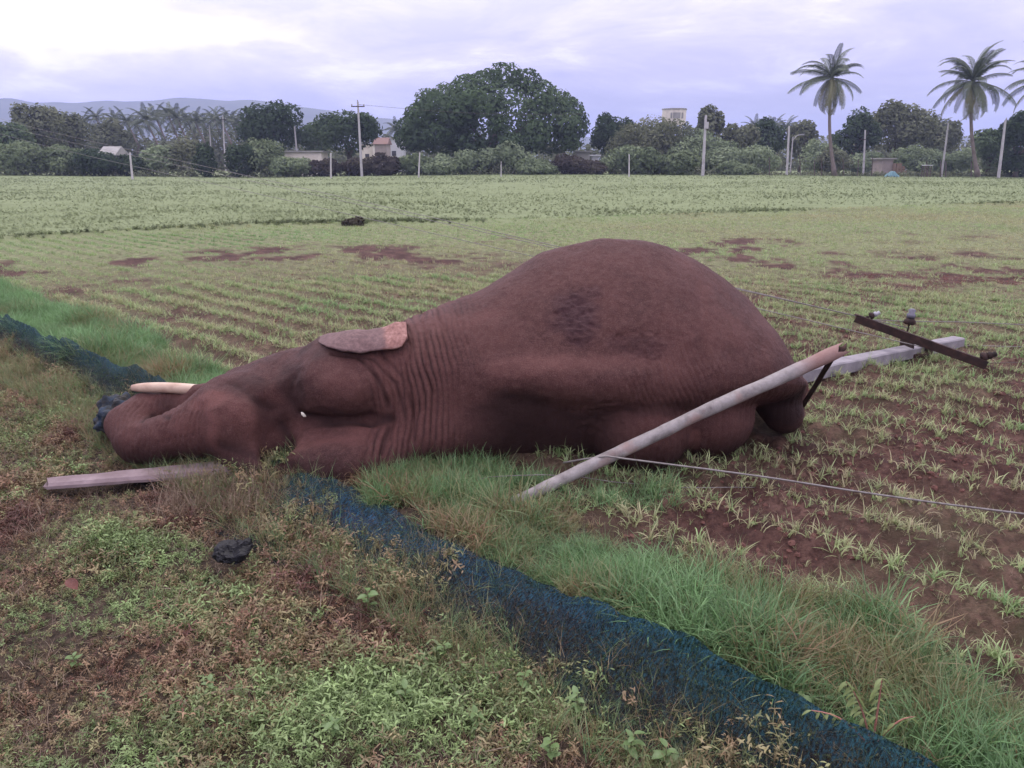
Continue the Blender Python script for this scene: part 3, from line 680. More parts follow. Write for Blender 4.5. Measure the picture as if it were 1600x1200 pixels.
# ------------------------------------------------------------------ scatter machinery
PROTO = {}
def proto_col(name, meshes):
    c_ = bpy.data.collections.new(name)
    for i, me in enumerate(meshes):
        o = bpy.data.objects.new('%s_%02d' % (name, i), me); c_.objects.link(o)
    return c_
def scatter(name, pts, rotz, scl, tone, coll, nvar, tilt=.25, label='', cat=''):
    n = len(pts); me = bpy.data.meshes.new(name); me.vertices.add(n); me.vertices.foreach_set('co', np.asarray(pts, np.float32).ravel())
    rot = np.stack([RNG.normal(0, tilt, n), RNG.normal(0, tilt, n), rotz], -1).astype(np.float32)
    a = me.attributes.new('rot', 'FLOAT_VECTOR', 'POINT'); a.data.foreach_set('vector', rot.ravel())
    a = me.attributes.new('scl', 'FLOAT', 'POINT'); a.data.foreach_set('value', np.asarray(scl, np.float32))
    a = me.attributes.new('tone', 'FLOAT', 'POINT'); a.data.foreach_set('value', np.clip(tone, 0, 1).astype(np.float32))
    a = me.attributes.new('pick', 'INT', 'POINT'); a.data.foreach_set('value', RNG.integers(0, nvar, n).astype(np.int32))
    o = obj(name, me); tag(o, label, cat, kind='stuff')
    ng = bpy.data.node_groups.new(name+'_scatter', 'GeometryNodeTree')
    ng.interface.new_socket('Geometry', in_out='INPUT', socket_type='NodeSocketGeometry'); ng.interface.new_socket('Geometry', in_out='OUTPUT', socket_type='NodeSocketGeometry')
    gi = ng.nodes.new('NodeGroupInput'); go = ng.nodes.new('NodeGroupOutput')
    ci = ng.nodes.new('GeometryNodeCollectionInfo'); ci.inputs['Collection'].default_value = coll
    ci.inputs['Separate Children'].default_value = True; ci.inputs['Reset Children'].default_value = True
    ip = ng.nodes.new('GeometryNodeInstanceOnPoints'); ip.inputs['Pick Instance'].default_value = True
    def att(nm, dt):
        x_ = ng.nodes.new('GeometryNodeInputNamedAttribute'); x_.data_type = dt; x_.inputs['Name'].default_value = nm; return x_.outputs[0]
    L = ng.links.new
    L(gi.outputs[0], ip.inputs['Points']); L(ci.outputs[0], ip.inputs['Instance']); L(att('pick', 'INT'), ip.inputs['Instance Index'])
    L(att('rot', 'FLOAT_VECTOR'), ip.inputs['Rotation']); L(att('scl', 'FLOAT'), ip.inputs['Scale']); L(ip.outputs[0], go.inputs[0])
    o.modifiers.new('scatter', 'NODES').node_group = ng
    return o
def blade(V, Fs, x, y, ang, L, wd, bend, seg=3, z0=0.0, lean=0.25):
    i0 = len(V); dx, dy = math.cos(ang), math.sin(ang); px_, py_ = -dy, dx; r = 0; z = z0; th = math.pi/2-lean*random.random()
    for k in range(seg+1):
        w_ = wd*(1-(k/seg)**1.6)*.5
        if k == seg: V.append((x+dx*r, y+dy*r, z))
        else: V.append((x+dx*r+px_*w_, y+dy*r+py_*w_, z)); V.append((x+dx*r-px_*w_, y+dy*r-py_*w_, z))
        r += math.cos(th)*L/seg; z += math.sin(th)*L/seg; th -= bend/seg
    for k in range(seg-1): a = i0+2*k; Fs.append((a, a+1, a+3, a+2))
    a = i0+2*(seg-1); Fs.append((a, a+1, a+2))
def tuft(n, L, wd, spread, bend, mats, seg=3, lean=.5, name='tuft'):
    V = []; Fs = []
    for _ in range(n):
        a = random.uniform(0, 6.28); r = spread*math.sqrt(random.random()); b = random.uniform(0, 6.28)
        blade(V, Fs, r*math.cos(b), r*math.sin(b), a, L*random.uniform(.55, 1.1), wd*random.uniform(.7, 1.2), bend*random.uniform(.3, 1.3), seg, 0, lean)
    return mesh_np(name, V, Fs, mats)
def leaf_quad(V, Fs, c_, ang, el, L, wd, fold=.25):
    d = np.array([math.cos(ang)*math.cos(el), math.sin(ang)*math.cos(el), math.sin(el)]); s = np.array([-math.sin(ang), math.cos(ang), 0]); u = np.cross(s, d)*-1
    i = len(V); c_ = np.array(c_)
    V += [c_, c_+d*L*.35+s*wd*.5+np.array([0, 0, fold*wd*.5]), c_+d*L*.75+s*wd*.38+np.array([0, 0, fold*wd*.4-.05*L]), c_+d*L-np.array([0, 0, .18*L]), c_+d*L*.75-s*wd*.38+np.array([0, 0, fold*wd*.4-.05*L]), c_+d*L*.35-s*wd*.5+np.array([0, 0, fold*wd*.5]), c_+d*L*.5-np.array([0, 0, .0])]
    Fs += [(i, i+1, i+6), (i+1, i+2, i+6), (i+2, i+3, i+6), (i+3, i+4, i+6), (i+4, i+5, i+6), (i+5, i, i+6)]
def weed(nst, H, nl, L, wd, m, name='weed'):
    V = []; Fs = []
    for _ in range(nst):
        a = random.uniform(0, 6.28); lean = random.uniform(.2, 1.1); h = H*random.uniform(.4, 1)
        ex, ey = math.cos(a)*math.sin(lean), math.sin(a)*math.sin(lean)
        for k in range(nl):
            t_ = (k+.6)/nl*h; leaf_quad(V, Fs, (ex*t_, ey*t_, math.cos(lean)*t_), a+2.4*k+random.uniform(-.5, .5), random.uniform(-.1, .7), L*random.uniform(.6, 1.1), wd*random.uniform(.7, 1.1))
        blade(V, Fs, 0, 0, a, h, .004, .1, 2, 0, lean)
    return mesh_np(name, V, Fs, m)

LM_lush = leafy('lush_grass', [(0, (0.286, 0.184, 0.109)), (.30, (0.208, 0.213, 0.096)), (.6, (0.117, 0.213, 0.087)), (1, (0.189, 0.322, 0.134))], .35, rnd=.28)
LM_weed = leafy('weed_leaf', [(0, (0.112, 0.049, 0.038)), (.28, (0.224, 0.135, 0.081)), (.52, (0.224, 0.178, 0.092)), (.75, (0.146, 0.194, 0.073)), (1, (0.202, 0.281, 0.108))], .16, rnd=.38)
LM_straw = leafy('straw', [(0, (.12, .075, .055)), (.5, (.26, .19, .13)), (1, (.42, .36, .27))], .2)
LM_crop = leafy('seedling_leaf', [(0, (0.396, 0.336, 0.207)), (.35, (0.352, 0.381, 0.190)), (.7, (0.286, 0.392, 0.167)), (1, (0.198, 0.325, 0.127))], .35, rnd=.25)
LM_far = leafy('field_weed', [(0, (0.105, 0.131, 0.059)), (.4, (0.163, 0.194, 0.092)), (.7, (0.210, 0.247, 0.124)), (1, (0.263, 0.299, 0.162))], .3)

C_lush = proto_col('lush', [tuft(random.randint(8, 15), random.uniform(.12, .24), random.uniform(.0035, .0065), .04, random.uniform(1.0, 2.6), LM_lush, 4, .9, 'grass_tuft') for _ in range(9)])
C_short = proto_col('short', [tuft(random.randint(9, 14), .07, .0045, .03, 1.5, LM_weed, 3, .9, 'short_tuft') for _ in range(5)] +
                    [weed(random.randint(3, 5), .07, 5, .022, .0065, LM_weed) for _ in range(5)] + [weed(random.randint(2, 4), .10, 6, .034, .008, LM_weed) for _ in range(4)])
C_straw = proto_col('straw', [tuft(random.randint(5, 8), .11, .0028, .05, .8, LM_straw, 3, 1.5, 'straw_tuft') for _ in range(6)])
C_crop = proto_col('crop', [tuft(random.randint(4, 7), .125, .0075, .012, 2.0, LM_crop, 4, .6, 'seedling') for _ in range(7)])
C_crop2 = proto_col('crop_far', [tuft(10, .12, .012, .09, 1.5, LM_crop, 2, .7, 'seedling_clump') for _ in range(5)])
C_far = proto_col('weed_far', [weed(5, .24, 5, .085, .05, LM_far, 'field_weed') for _ in range(5)] + [tuft(12, .24, .02, .12, 1.3, LM_far, 2, .7, 'field_grass') for _ in range(3)])
C_tall = proto_col('tall', [tuft(random.randint(6, 9), .26, .0038, .04, 1.3, LM_lush, 5, .5, 'tall_tuft') for _ in range(5)])
C_clod = None

def ele_mask(x, y):   # True where the animal lies
    s = np.zeros_like(x, bool)
    yc = np.interp(x, xf, fine[:, 0]); rf = np.interp(x, xf, fine[:, 1]); rb = np.interp(x, xf, fine[:, 2])
    s |= (x > -1.0) & (x < 1.95) & (y > yc-rf*.72) & (y < yc+rb*.8)
    s |= (x > -2.45) & (x < -.7) & (y > 4.50) & (y < 5.1)
    return s
def inview(x, y, m=.25):
    zc = y*CT+CAMH*ST; px = x/zc*F; return (np.abs(px) < 800+m*800) & (y > 1.0)
def rand_pts(x0, x1, y0, y1, dens):
    n = int((x1-x0)*(y1-y0)*dens); return RNG.uniform(x0, x1, n), RNG.uniform(y0, y1, n)
def put(name, x, y, coll, nv, sc_, tone, **k):
    z = height(x, y); n = len(x); scatter(name, np.stack([x, y, z-.004], -1), RNG.uniform(0, 6.28, n), sc_, tone, coll, nv, **k)

def vegetation():
    # 1. weedy ground on the camera's side of the net
    x, y = rand_pts(-8, 4, 1.2, 11.5, 2600); s = s_of(x, y); r = np.hypot(x, y)
    k = (s < 2.26+.12*n2d(x, y, 3, 2, 2)) & ((s < 2.02) | (RNG.random(len(x)) < .55)) & inview(x, y) & ~ele_mask(x, y) & (RNG.random(len(x)) < sm(14, 4, r)*.9+.1) & (RNG.random(len(x)) < .75+.5*n2d(x, y, 2.2, 3, 2))
    # keep the slab and the black bag clear
    sl = (x > -2.85) & (x < -1.75) & (np.abs(y-(4.20+(x+2.8)*.13)) < .12); bag = np.hypot(x+1.43, y-3.32) < .10
    k &= ~sl & ~bag; x, y = x[k], y[k]; s = s_of(x, y)
    browner = sm(2.2, 3.4, y)*.62*sm(-4.2, -2.6, x)+.35*sm(1.3, 1.9, s)
    tone = .66-browner*.62+.60*n2d(x, y, 1.7, 12, 4)+RNG.normal(0, .20, len(x))
    put('ground_weeds', x, y, C_short, 14, RNG.uniform(.38, 1.0, len(x))*(1+.4*n2d(x, y, 2, 6, 2)), tone, tilt=.35, label='low mixed green and rust brown weeds covering the ground before the net', cat='weeds')
    # straw and dead stems
    x, y = rand_pts(-7, 5, 1.2, 9, 800); s = s_of(x, y)
    k = (s < 2.3) & inview(x, y) & ~ele_mask(x, y) & (RNG.random(len(x)) < .5+.7*n2d(x, y, 1.6, 22, 2)); x, y = x[k], y[k]
    put('dead_stems', x, y, C_straw, 6, RNG.uniform(.4, 1.1, len(x)), .0+.7*RNG.random(len(x))**1.5, tilt=.5, label='dry straw coloured stems lying through the weeds', cat='dry grass')
    # 2. lush strip on the field side of the net
    t_, s_ = RNG.uniform(-3.2, 16, 60000), RNG.uniform(2.3, 3.35, 60000)
    x, y = XY(t_, s_); w_ = s_+.22*n2d(x, y, 1.4, 7, 2)
    k = (s_ > np.where((t_ > 2.7) & (t_ < 3.9), 2.43, 2.33)) & (w_ < 3.02+.45*sm(6, 9, t_)) & inview(x, y) & ~ele_mask(x, y) & (np.hypot(x-.08, y-3.90) > .15) & (RNG.random(len(x)) < .80+.3*n2d(x, y, 3, 1, 2)-.45*sm(2.75, 3.15, w_)); x, y = x[k], y[k]; s = s_of(x, y)
    tone = .62+.62*n2d(x, y, 1.6, 33, 3)+RNG.normal(0, .20, len(x))-.42*sm(2.62, 2.38, s)*(y > 2.6)*sm(4.8, 3.8, y)+.25*sm(5, 6, y)
    put('lush_grass', x, y, C_lush, 9, RNG.uniform(.45, 1.25, len(x))*(1+.55*n2d(x, y, 2.4, 14, 3)), tone, tilt=.4, label='long soft green grass in a strip along the far side of the net', cat='grass')
    # grass tuft cover at the elephant's chest and head
    gx = []; gy = []
    for px0, px1, py0, py1, n in ((570, 860, 742, 800, 900), (640, 790, 715, 745, 350), (880, 1060, 765, 800, 90)):
        P = np.array([G(a, b) for a, b in zip(RNG.uniform(px0, px1, n), RNG.uniform(py0, py1, n))]); gx.append(P[:, 0]); gy.append(P[:, 1])
    x = np.concatenate(gx); y = np.concatenate(gy); k = np.hypot(x-.08, y-3.95) > .17; x, y = x[k], y[k]; put('chest_grass', x, y, C_lush, 9, RNG.uniform(.5, 1.05, len(x)), .62+RNG.normal(0, .2, len(x)), tilt=.3, label='green grass pushed up against the elephant chest and neck', cat='grass')
    P = np.array([G(a, b) for a, b in zip(RNG.uniform(255, 430, 700), RNG.uniform(752, 800, 700))]); x, y = P[:, 0], P[:, 1]
    put('dead_stalks', x, y, C_straw, 6, RNG.uniform(.7, 1.7, 700), .0+.6*RNG.random(700), tilt=.25, label='tangle of dead brown stalks in front of the elephant chin', cat='dry grass')
    t_, s_ = RNG.uniform(-3.2, 13, 9000), RNG.uniform(1.75, 2.3, 9000); x, y = XY(t_, s_)
    k = inview(x, y) & ~ele_mask(x, y) & (RNG.random(len(x)) < .10+.9*n2d(x, y, 2.6, 77, 3)-.5*sm(1.9, 2.3, s_)); x, y = x[k], y[k]; z = height(x, y)+.07*sm(1.75, 2.2, s_of(x, y))
    scatter('weeds_over_net', np.stack([x, y, z], -1), RNG.uniform(0, 6.28, len(x)), RNG.uniform(.6, 1.2, len(x)), .35+.4*RNG.random(len(x)), C_short, 14, .4, 'patches of weeds growing up over the frayed side of the net', 'weeds')
    # tall wisps through and along the net
    t_, s_ = RNG.uniform(-3.2, 13, 12000), 1.70+.62*RNG.random(12000)**1.3; x, y = XY(t_, s_)
    k = inview(x, y) & ~ele_mask(x, y) & (RNG.random(len(x)) < .22+.6*n2d(x, y, 1.6, 17, 2)+.38*sm(2.2, 1.9, s_)+.35*sm(1.3, 2.6, t_))|(RNG.random(len(x)) < .22); x, y = x[k], y[k]
    put('grass_through_net', x, y, C_tall, 5, RNG.uniform(.25, .80, len(x)), .05+.60*RNG.random(len(x)), tilt=.35, label='thin wiry grass growing up through the net', cat='grass')
    # 3. seedling rows
    sp = .45; rows = np.arange(3.15, 30, sp); X = []; Y = []
    for s0 in rows:
        L = RNG.uniform(-8, 30, 3600); ss = s0+RNG.normal(0, .05, 3600); a, b = XY(L, ss); X.append(a); Y.append(b)
    x = np.concatenate(X); y = np.concatenate(Y); r = np.hypot(x, y); b_ = bare(x, y)
    k = inview(x, y) & (y < bund_y(x)-.3) & ~ele_mask(x, y) & (r < 13) & (RNG.random(len(x)) < np.clip(.95-1.25*b_, .05, 1)*np.where(r < 6.5, .85, 1)); x, y = x[k], y[k]; r = r[k]
    put('seedlings', x, y, C_crop, 7, RNG.uniform(.5, 1.15, len(x)), .50+.35*n2d(x, y, .8, 3, 2)+RNG.normal(0, .18, len(x)), tilt=.22, label='yellow green crop seedlings growing in rows on the red soil', cat='seedlings')
    # small volunteer grass between the rows
    x, y = rand_pts(-12, 12, 2.0, 14, 170); r = np.hypot(x, y); b_ = bare(x, y); s = s_of(x, y)
    k = inview(x, y) & (s > 2.95) & ~ele_mask(x, y) & (RNG.random(len(x)) < np.clip(1.0-1.0*b_, .18, 1)); x, y = x[k], y[k]
    put('field_grass', x, y, C_crop, 7, RNG.uniform(.22, .62, len(x)), .35+.3*n2d(x, y, 1.1, 5, 2)+RNG.normal(0, .15, len(x)), tilt=.5, label='small sprouts scattered between the seedling rows', cat='sprouts')
    x, y = rand_pts(-9, 9, 2.0, 12, 190); s = s_of(x, y); k = inview(x, y) & (s > 2.95) & ~ele_mask(x, y); x, y = x[k], y[k]
    put('field_straw', x, y, C_straw, 6, RNG.uniform(.2, .6, len(x)), .1+.7*RNG.random(len(x)), tilt=.3, label='bits of dry straw strewn on the ploughed soil', cat='straw')
    # farther rows
    rows = np.arange(3.15, 60, sp); X = []; Y = []
    for s0 in rows:
        n = 1250; L = RNG.uniform(-26, 32, n); ss = s0+RNG.normal(0, .05+.004*max(0, s0-8), n); a, b = XY(L, ss); X.append(a); Y.append(b)
    x = np.concatenate(X); y = np.concatenate(Y); r = np.hypot(x, y); b_ = bare(x, y)
    k = inview(x, y, .1) & (y < bund_y(x)+.3) & (r >= 10.5) & (RNG.random(len(x)) < np.clip(1.15-1.8*b_, .0, 1)); x, y = x[k], y[k]; r = r[k]
    band = np.exp(-((y-(bund_y(x)-4.5))/3.0)**2)*sm(6, -6, x)
    put('far_seedlings', x, y, C_crop2, 5, RNG.uniform(.35, .85, len(x))*(1+.2*n2d(x, y, .4, 8, 2)), .42+.28*n2d(x, y, .3, 6, 3)+.35*band+RNG.normal(0, .10, len(x)), tilt=.25, label='thick green seedlings over the middle of the field', cat='seedlings')
    # bund
    n = 7000; x = RNG.uniform(-26, 40, n); y = bund_y(x)+RNG.normal(0, .22, n); k = inview(x, y, .1) & (RNG.random(n) < .25+1.0*n2d(x, y, .22, 44, 2)+.25*sm(-4, -9, x)); x, y = x[k], y[k]
    put('bund_grass', x, y, C_far, 8, RNG.uniform(.25, .75, len(x)), .0+.25*RNG.random(len(x)), tilt=.3, label='darker grass on the low earth bank across the field', cat='grass')
    # weedy meadow beyond
    x = []; y = []
    for y0, y1, dn in ((19, 32, 30), (32, 50, 14), (50, 75, 7.0), (75, 110, 3.5)):
        a, b = rand_pts(-y1*.78, y1*.78, y0, y1, dn); x.append(a); y.append(b)
    x = np.concatenate(x); y = np.concatenate(y); nz = n2d(x, y, .12, 3, 3)
    k = inview(x, y, .08) & (y > bund_y(x)) & (RNG.random(len(x)) < .55+.5*nz); x, y = x[k], y[k]
    nz = n2d(x, y, .10, 3, 3); nz2 = n2d(x, y, .5, 13, 2)
    put('meadow_weeds', x, y, C_far, 8, (.34+.006*y)*RNG.uniform(.4, 1.0, len(x))*(1+.4*nz2), .56+.30*nz-.20*np.clip(nz2, 0, 1)+.10*sm(40, 80, y)+RNG.normal(0, .07, len(x)), tilt=.25, label='pale green weeds over the far half of the field', cat='weeds')
if FULL: vegetation()

# clods of earth on the ploughed strip
def clods():
    ms = []
    M_clod = varied('earth_clod', (.075, .034, .028), (.13, .060, .048), 20, .95, .6, .006, world=True)
    for _ in range(4):
        V, Fs = tube([(0, 0, -.02), (0, 0, -.008), (0, 0, .008), (0, 0, .018)], [.010, .026, .024, .008], 7)
        V = [np.array(v)*RNG.uniform(.75, 1.25, 3) for v in V]; ms.append(mesh_np('clod', V, Fs, M_clod, False))
    cc = proto_col('clod', ms); x, y = rand_pts(-4, 9, 2.2, 13, 260); s = s_of(x, y); b_ = bare(x, y)
    k = inview(x, y) & (s > 3.0) & ~ele_mask(x, y) & (RNG.random(len(x)) < np.clip(b_*1.6, .05, 1)); x, y = x[k], y[k]
    put('earth_clods', x, y, cc, 4, RNG.uniform(.2, 1.0, len(x))**1.4, np.zeros(len(x)), tilt=.6, label='crumbly red brown clods on the ploughed soil', cat='soil clods')
if FULL: clods()

# ------------------------------------------------------------------ blue net
def m_net(t):
    g = oco(t); a = N(t, 'ShaderNodeAttribute', attribute_name='uvn'); sp = N(t, 'ShaderNodeSeparateXYZ'); t.links.new(a.outputs['Vector'], sp.inputs[0])
    f = noise(t, g, 2.4, 5, .6); f2 = noise(t, mapping(t, g, rot=(0, 0, .73), sc=(14, 3, 6)), 2.6, 5, .7)
    blue = ramp(t, f, [(.34, (.008, .030, .038)), (.46, (.010, .033, .052)), (.58, (.014, .046, .092)), (.68, (.018, .064, .14))])
    blue = mixc(t, ramp(t, math_n(t, 'MULTIPLY', sp.outputs[0], .1), [(.12, 0.0), (.22, 1.0), (.30, .9), (.36, .35)]), ramp(t, f, [(.35, (.008, .030, .034)), (.55, (.011, .042, .052)), (.68, (.014, .052, .078))]), blue)
    dk = ramp(t, f2, [(.35, (.005, .009, .013)), (.65, (.016, .026, .034))])
    lowr = ramp(t, math_n(t, 'ADD', sp.outputs[1], math_n(t, 'MULTIPLY', math_n(t, 'SUBTRACT', f, .5), .8)), [(.34, 0.0), (.62, 1.0)])
    col = mixc(t, lowr, blue, dk)
    # fine weave
    wx = math_n(t, 'SINE', math_n(t, 'MULTIPLY', sp.outputs[0], 620.0)); wy = math_n(t, 'SINE', math_n(t, 'MULTIPLY', sp.outputs[1], 210.0))
    st = noise(t, mapping(t, a.outputs['Vector'], rot=(0, 0, .5), sc=(105, 20, 1)), 1.0, 6, .75, .2)
    holes = ramp(t, st, [(.45, 0.0), (.56, 1.0)])
    col = mixc(t, ramp(t, st, [(.30, .7), (.46, 0.0)]), col, (.035, .115, .135))
    col = mixc(t, ramp(t, f2, [(.50, 0.0), (.64, .7)]), col, (.005, .014, .020))
    hole2 = ramp(t, noise(t, g, 7, 5, .7), [(.44, 0.0), (.62, 1.0)])
    edge = ramp(t, sp.outputs[1], [(.50, .0), (1.0, .95)])
    al = math_n(t, 'MAXIMUM', math_n(t, 'MULTIPLY', holes, .80), math_n(t, 'MULTIPLY', hole2, edge))
    al = math_n(t, 'MAXIMUM', al, math_n(t, 'MULTIPLY', edge, .55))
    bsdf = princ(t, col, .7, st, .8, .02, spec=.12)
    tr = N(t, 'ShaderNodeBsdfTransparent'); m = N(t, 'ShaderNodeMixShader'); t.links.new(al, m.inputs[0]); t.links.new(bsdf, m.inputs[1]); t.links.new(tr.outputs[0], m.inputs[2])
    return m.outputs[0]
def build_net():
    M = mat('shade_net', m_net); off = np.array([0, 2.9, 0])
    ts = np.linspace(-2.6, 11.5, 900); vs_ = np.linspace(0, 1, 44)
    T, Vp = np.meshgrid(ts, vs_, indexing='ij')
    # hidden stretch under the animal is pressed flat
    pr = sm(3.45, 3.8, T)*sm(4.9, 4.5, T)
    left = sm(4.6, 5.2, T)
    # cross-section: v=0 foot on the field side, .18 crest, 1 frayed edge on the near side
    crest = .095+.05*np.exp(-((T-.4)/1.6)**2)+.07*left-.055*sm(1.2, 2.8, T)*(1-left)
    crest = crest*(1+.30*vnoise(np.stack([T, T*0, T*0], -1), 1.6))
    s = 2.36-.14*sm(1.2, -.9, T)+.04*left-(.50+.16*sm(2.4, 3.2, T)*(1-left))*Vp*(1-.42*left)+.035*vnoise(np.stack([T, T*0+3, T*0], -1), 2.1)+.05*sm(.3, 1, Vp)*vnoise(np.stack([T*1.0, Vp, T*0], -1), 3.4)
    s = s-.05*sm(1.0, 3.0, T)*Vp*(1-left)
    prof = np.where(Vp < .20, sm(0, .20, Vp), 1-sm(.16, 1.0, Vp)*.93)
    x, y = XY(T, s); P = np.stack([x, y, np.zeros_like(x)], -1)
    wr = .032*fbm(np.stack([T*5.0+Vp*2.2, Vp*2.0, T*0], -1), 1.0, 4, 3)+.008*np.sin(T*70+Vp*9+6*vnoise(P, 3))*sm(.05, .3, Vp)*vnoise(P, 2.5, 9)
    z = height(x, y)+.012+crest*prof*(1-.85*pr)+wr*(1-.7*pr)
    z = np.maximum(z, height(x, y)+.005)
    V = np.stack([x, y, z], -1).reshape(-1, 3)-off; n0, n1 = T.shape; idx = np.arange(n0*n1).reshape(n0, n1)
    q = np.stack([idx[:-1, :-1], idx[1:, :-1], idx[1:, 1:], idx[:-1, 1:]], -1).reshape(-1, 4)
    me = mesh_np('shade_net', V, q, M)
    at = me.attributes.new('uvn', 'FLOAT_VECTOR', 'POINT'); at.data.foreach_set('vector', np.stack([T, Vp, T*0], -1).astype(np.float32).ravel())
    o = obj('shade_net', me, loc=tuple(off)); tag(o, 'torn blue shade net lying in a long strip under the elephant', 'net')
    # crumpled bunch of the net by the tusk tip
    Vv = []; c_ = W(172, 622, 4.95); nu, nv = 60, 40
    for i in range(nu):
        for j in range(nv):
            th = i/(nu-1)*2*math.pi; ph = j/(nv-1)*math.pi*.62
            r = np.array([.17, .15, .15]); d = np.array([math.cos(th)*math.sin(ph), math.sin(th)*math.sin(ph), math.cos(ph)])
            p = np.array([c_[0]-.02, c_[1]+.10, .10])+d*r*(1+.32*float(fbm(d, 2.2, 4, 5)))
            Vv.append(p-np.array([c_[0], c_[1], 0]))
    Fs = [(i*nv+j, (i+1)*nv+j, (i+1)*nv+j+1, i*nv+j+1) for i in range(nu-1) for j in range(nv-1)]
    def mb(t):
        g = oco(t); f = noise(t, g, 9, 6, .6); return princ(t, ramp(t, f, [(.40, (.016, .013, .010)), (.52, (.012, .018, .026)), (.68, (.012, .035, .075))]), .6, noise(t, g, 30, 5, .7), .8, .02)
    o = obj('net_bunch', mesh_np('net_bunch', Vv, Fs, mat('crumpled_net', mb)), loc=(c_[0], c_[1], 0)); tag(o, 'crumpled dark blue bunch of netting beside the tusk tip', 'net')
build_net()

# ------------------------------------------------------------------ small things
def build_bag():
    M = mat('black_plastic', lambda t: princ(t, ramp(t, noise(t, oco(t), 14, 4, .6), [(.4, (.003, .003, .004)), (.7, (.010, .010, .014))]), .55, noise(t, oco(t), 45, 5, .6), .6, .006, spec=.25))
    c_ = G(361, 878); V = []; nu, nv = 44, 26
    for i in range(nu):
        for j in range(nv):
            th = i/(nu-1)*2*math.pi; ph = j/(nv-1)*math.pi*.98+.01; d = np.array([math.cos(th)*math.sin(ph), math.sin(th)*math.sin(ph), math.cos(ph)])
            k = 1.05+.30*float(vnoise(d, 1.6, 8))-.16*abs(float(fbm(d, 2.6, 3, 2)))-.05*abs(float(vnoise(d, 7, 2)))
            p = d*np.array([.088, .075, .050])*k; p[2] = max(p[2]+.035, -.01)
            if d[0] > .5 and d[2] > .0: p += np.array([.02, 0, .022])
            V.append(p)
    Fs = [(i*nv+j, (i+1)*nv+j, (i+1)*nv+j+1, i*nv+j+1) for i in range(nu-1) for j in range(nv-1)]
    o = obj('plastic_bag', mesh_np('plastic_bag', V, Fs, M, False), loc=(c_[0], c_[1], .012)); tag(o, 'crumpled black plastic bag lying on the brown weeds', 'plastic bag')
build_bag()
M_leafr = varied('dry_leaf', (.06, .016, .012), (.11, .035, .025), 20, .6)
def leaf_mesh(L, wd, m, curl=.3, name='leaf'):
    V = []; Fs = []; n = 6
    for i in range(n+1):
        k = i/n; w_ = wd*math.sin(math.pi*min(1, k*.96+.04))**.8*.5; z = -curl*L*k*k
        V += [(L*k, -w_, z+w_*.35), (L*k, 0, z), (L*k, w_, z+w_*.35)]
    for i in range(n):
        a = i*3; Fs += [(a, a+3, a+4, a+1), (a+1, a+4, a+5, a+2)]
    return mesh_np(name, V, Fs, m)
c_ = G(118, 922); o = obj('dry_leaf', leaf_mesh(.085, .05, M_leafr, .15, 'dry_leaf'), loc=(c_[0]-.03, c_[1], .055), rot=(.2, .15, -.6)); tag(o, 'single dark red dry leaf lying on the weeds at left', 'leaf')

M_yleaf = leafy('young_leaf', [(0, (.20, .25, .09)), (1, (.16, .24, .09))], .35, inst=False)
M_gleaf = leafy('broad_leaf', [(0, (.15, .23, .085)), (1, (.10, .17, .06))], .35, inst=False)
M_stem = varied('pink_stem', (.25, .09, .08), (.34, .16, .12), 20)
M_gstem = varied('green_stem', (.12, .15, .06), (.18, .2, .09), 20)
LF = {k: leaf_mesh(*a) for k, a in dict(y=(.040, .013, M_yleaf, .45), g=(.045, .024, M_gleaf, .3), b=(.05, .032, M_gleaf, .25)).items()}
def plant(px, py, H, nl, kind, stem, label, cat='plant', ptop=None, group=None, lsc=1.0, name='weed_plant'):
    c_ = G(px, py); z0 = float(height(np.array(c_[0]), np.array(c_[1]))); root = empty(name, (c_[0], c_[1], z0)); tag(root, label, cat, group)
    leanx, leany = (ptop if ptop else (random.uniform(-.25, .25), random.uniform(-.2, .1)))
    pts = [Vector((leanx*H*k, leany*H*k, H*k)) for k in np.linspace(0, 1, 6)]
    obj('stem', mesh_np('stem', *tube(pts, [.0035-.0004*i for i in range(6)], 6), stem), root)
    for i in range(nl):
        k = .25+.75*(i+.5)/nl; a = i*2.4+random.uniform(-.4, .4)
        obj('leaf', LF[kind], root, loc=(leanx*H*k, leany*H*k, H*k), rot=(random.uniform(-.3, .3), -random.uniform(.0, .7), a), sc=lsc*random.uniform(.7, 1.15))
    return root
def tall_plant():
    c_ = G(1362, 1172); root = empty('leafy_plant', (c_[0], c_[1], 0)); tag(root, 'young plant with pink stems and drooping yellow green leaves beside the net', 'plant')
    for tx, ty, n, sw in (((1325, 1062), (1380, 1100), 9, 1), ((1395, 1075), (1385, 1110), 6, 1), ((1270, 1120), (1320, 1140), 6, 1)) and [((1322, 1065), None, 10, 1), ((1378, 1060), None, 7, -1), ((1268, 1110), None, 6, 1), ((1430, 1120), None, 5, -1)]:
        tip = W(tx[0], tx[1], c_[1]+.02)-np.array([c_[0], c_[1], 0]); pts = [Vector(tip*k+np.array([0, 0, .04*math.sin(k*math.pi)])) for k in np.linspace(0, 1, 8)]
        obj('stem', mesh_np('stem', *tube(pts, [.0045-.0004*i for i in range(8)], 6), M_stem), root)
        for i in range(n):
            k = .35+.65*i/(n-1); p = tip*k+np.array([0, 0, .04*math.sin(k*math.pi)])
            for sd_ in (-1, 1):
                obj('leaf', LF['y'], root, loc=tuple(p), rot=(0, random.uniform(.1, .6), (-.2 if sd_ > 0 else math.pi+.2)+random.uniform(-.5, .5)), sc=random.uniform(.75, 1.15))
if FULL: tall_plant()
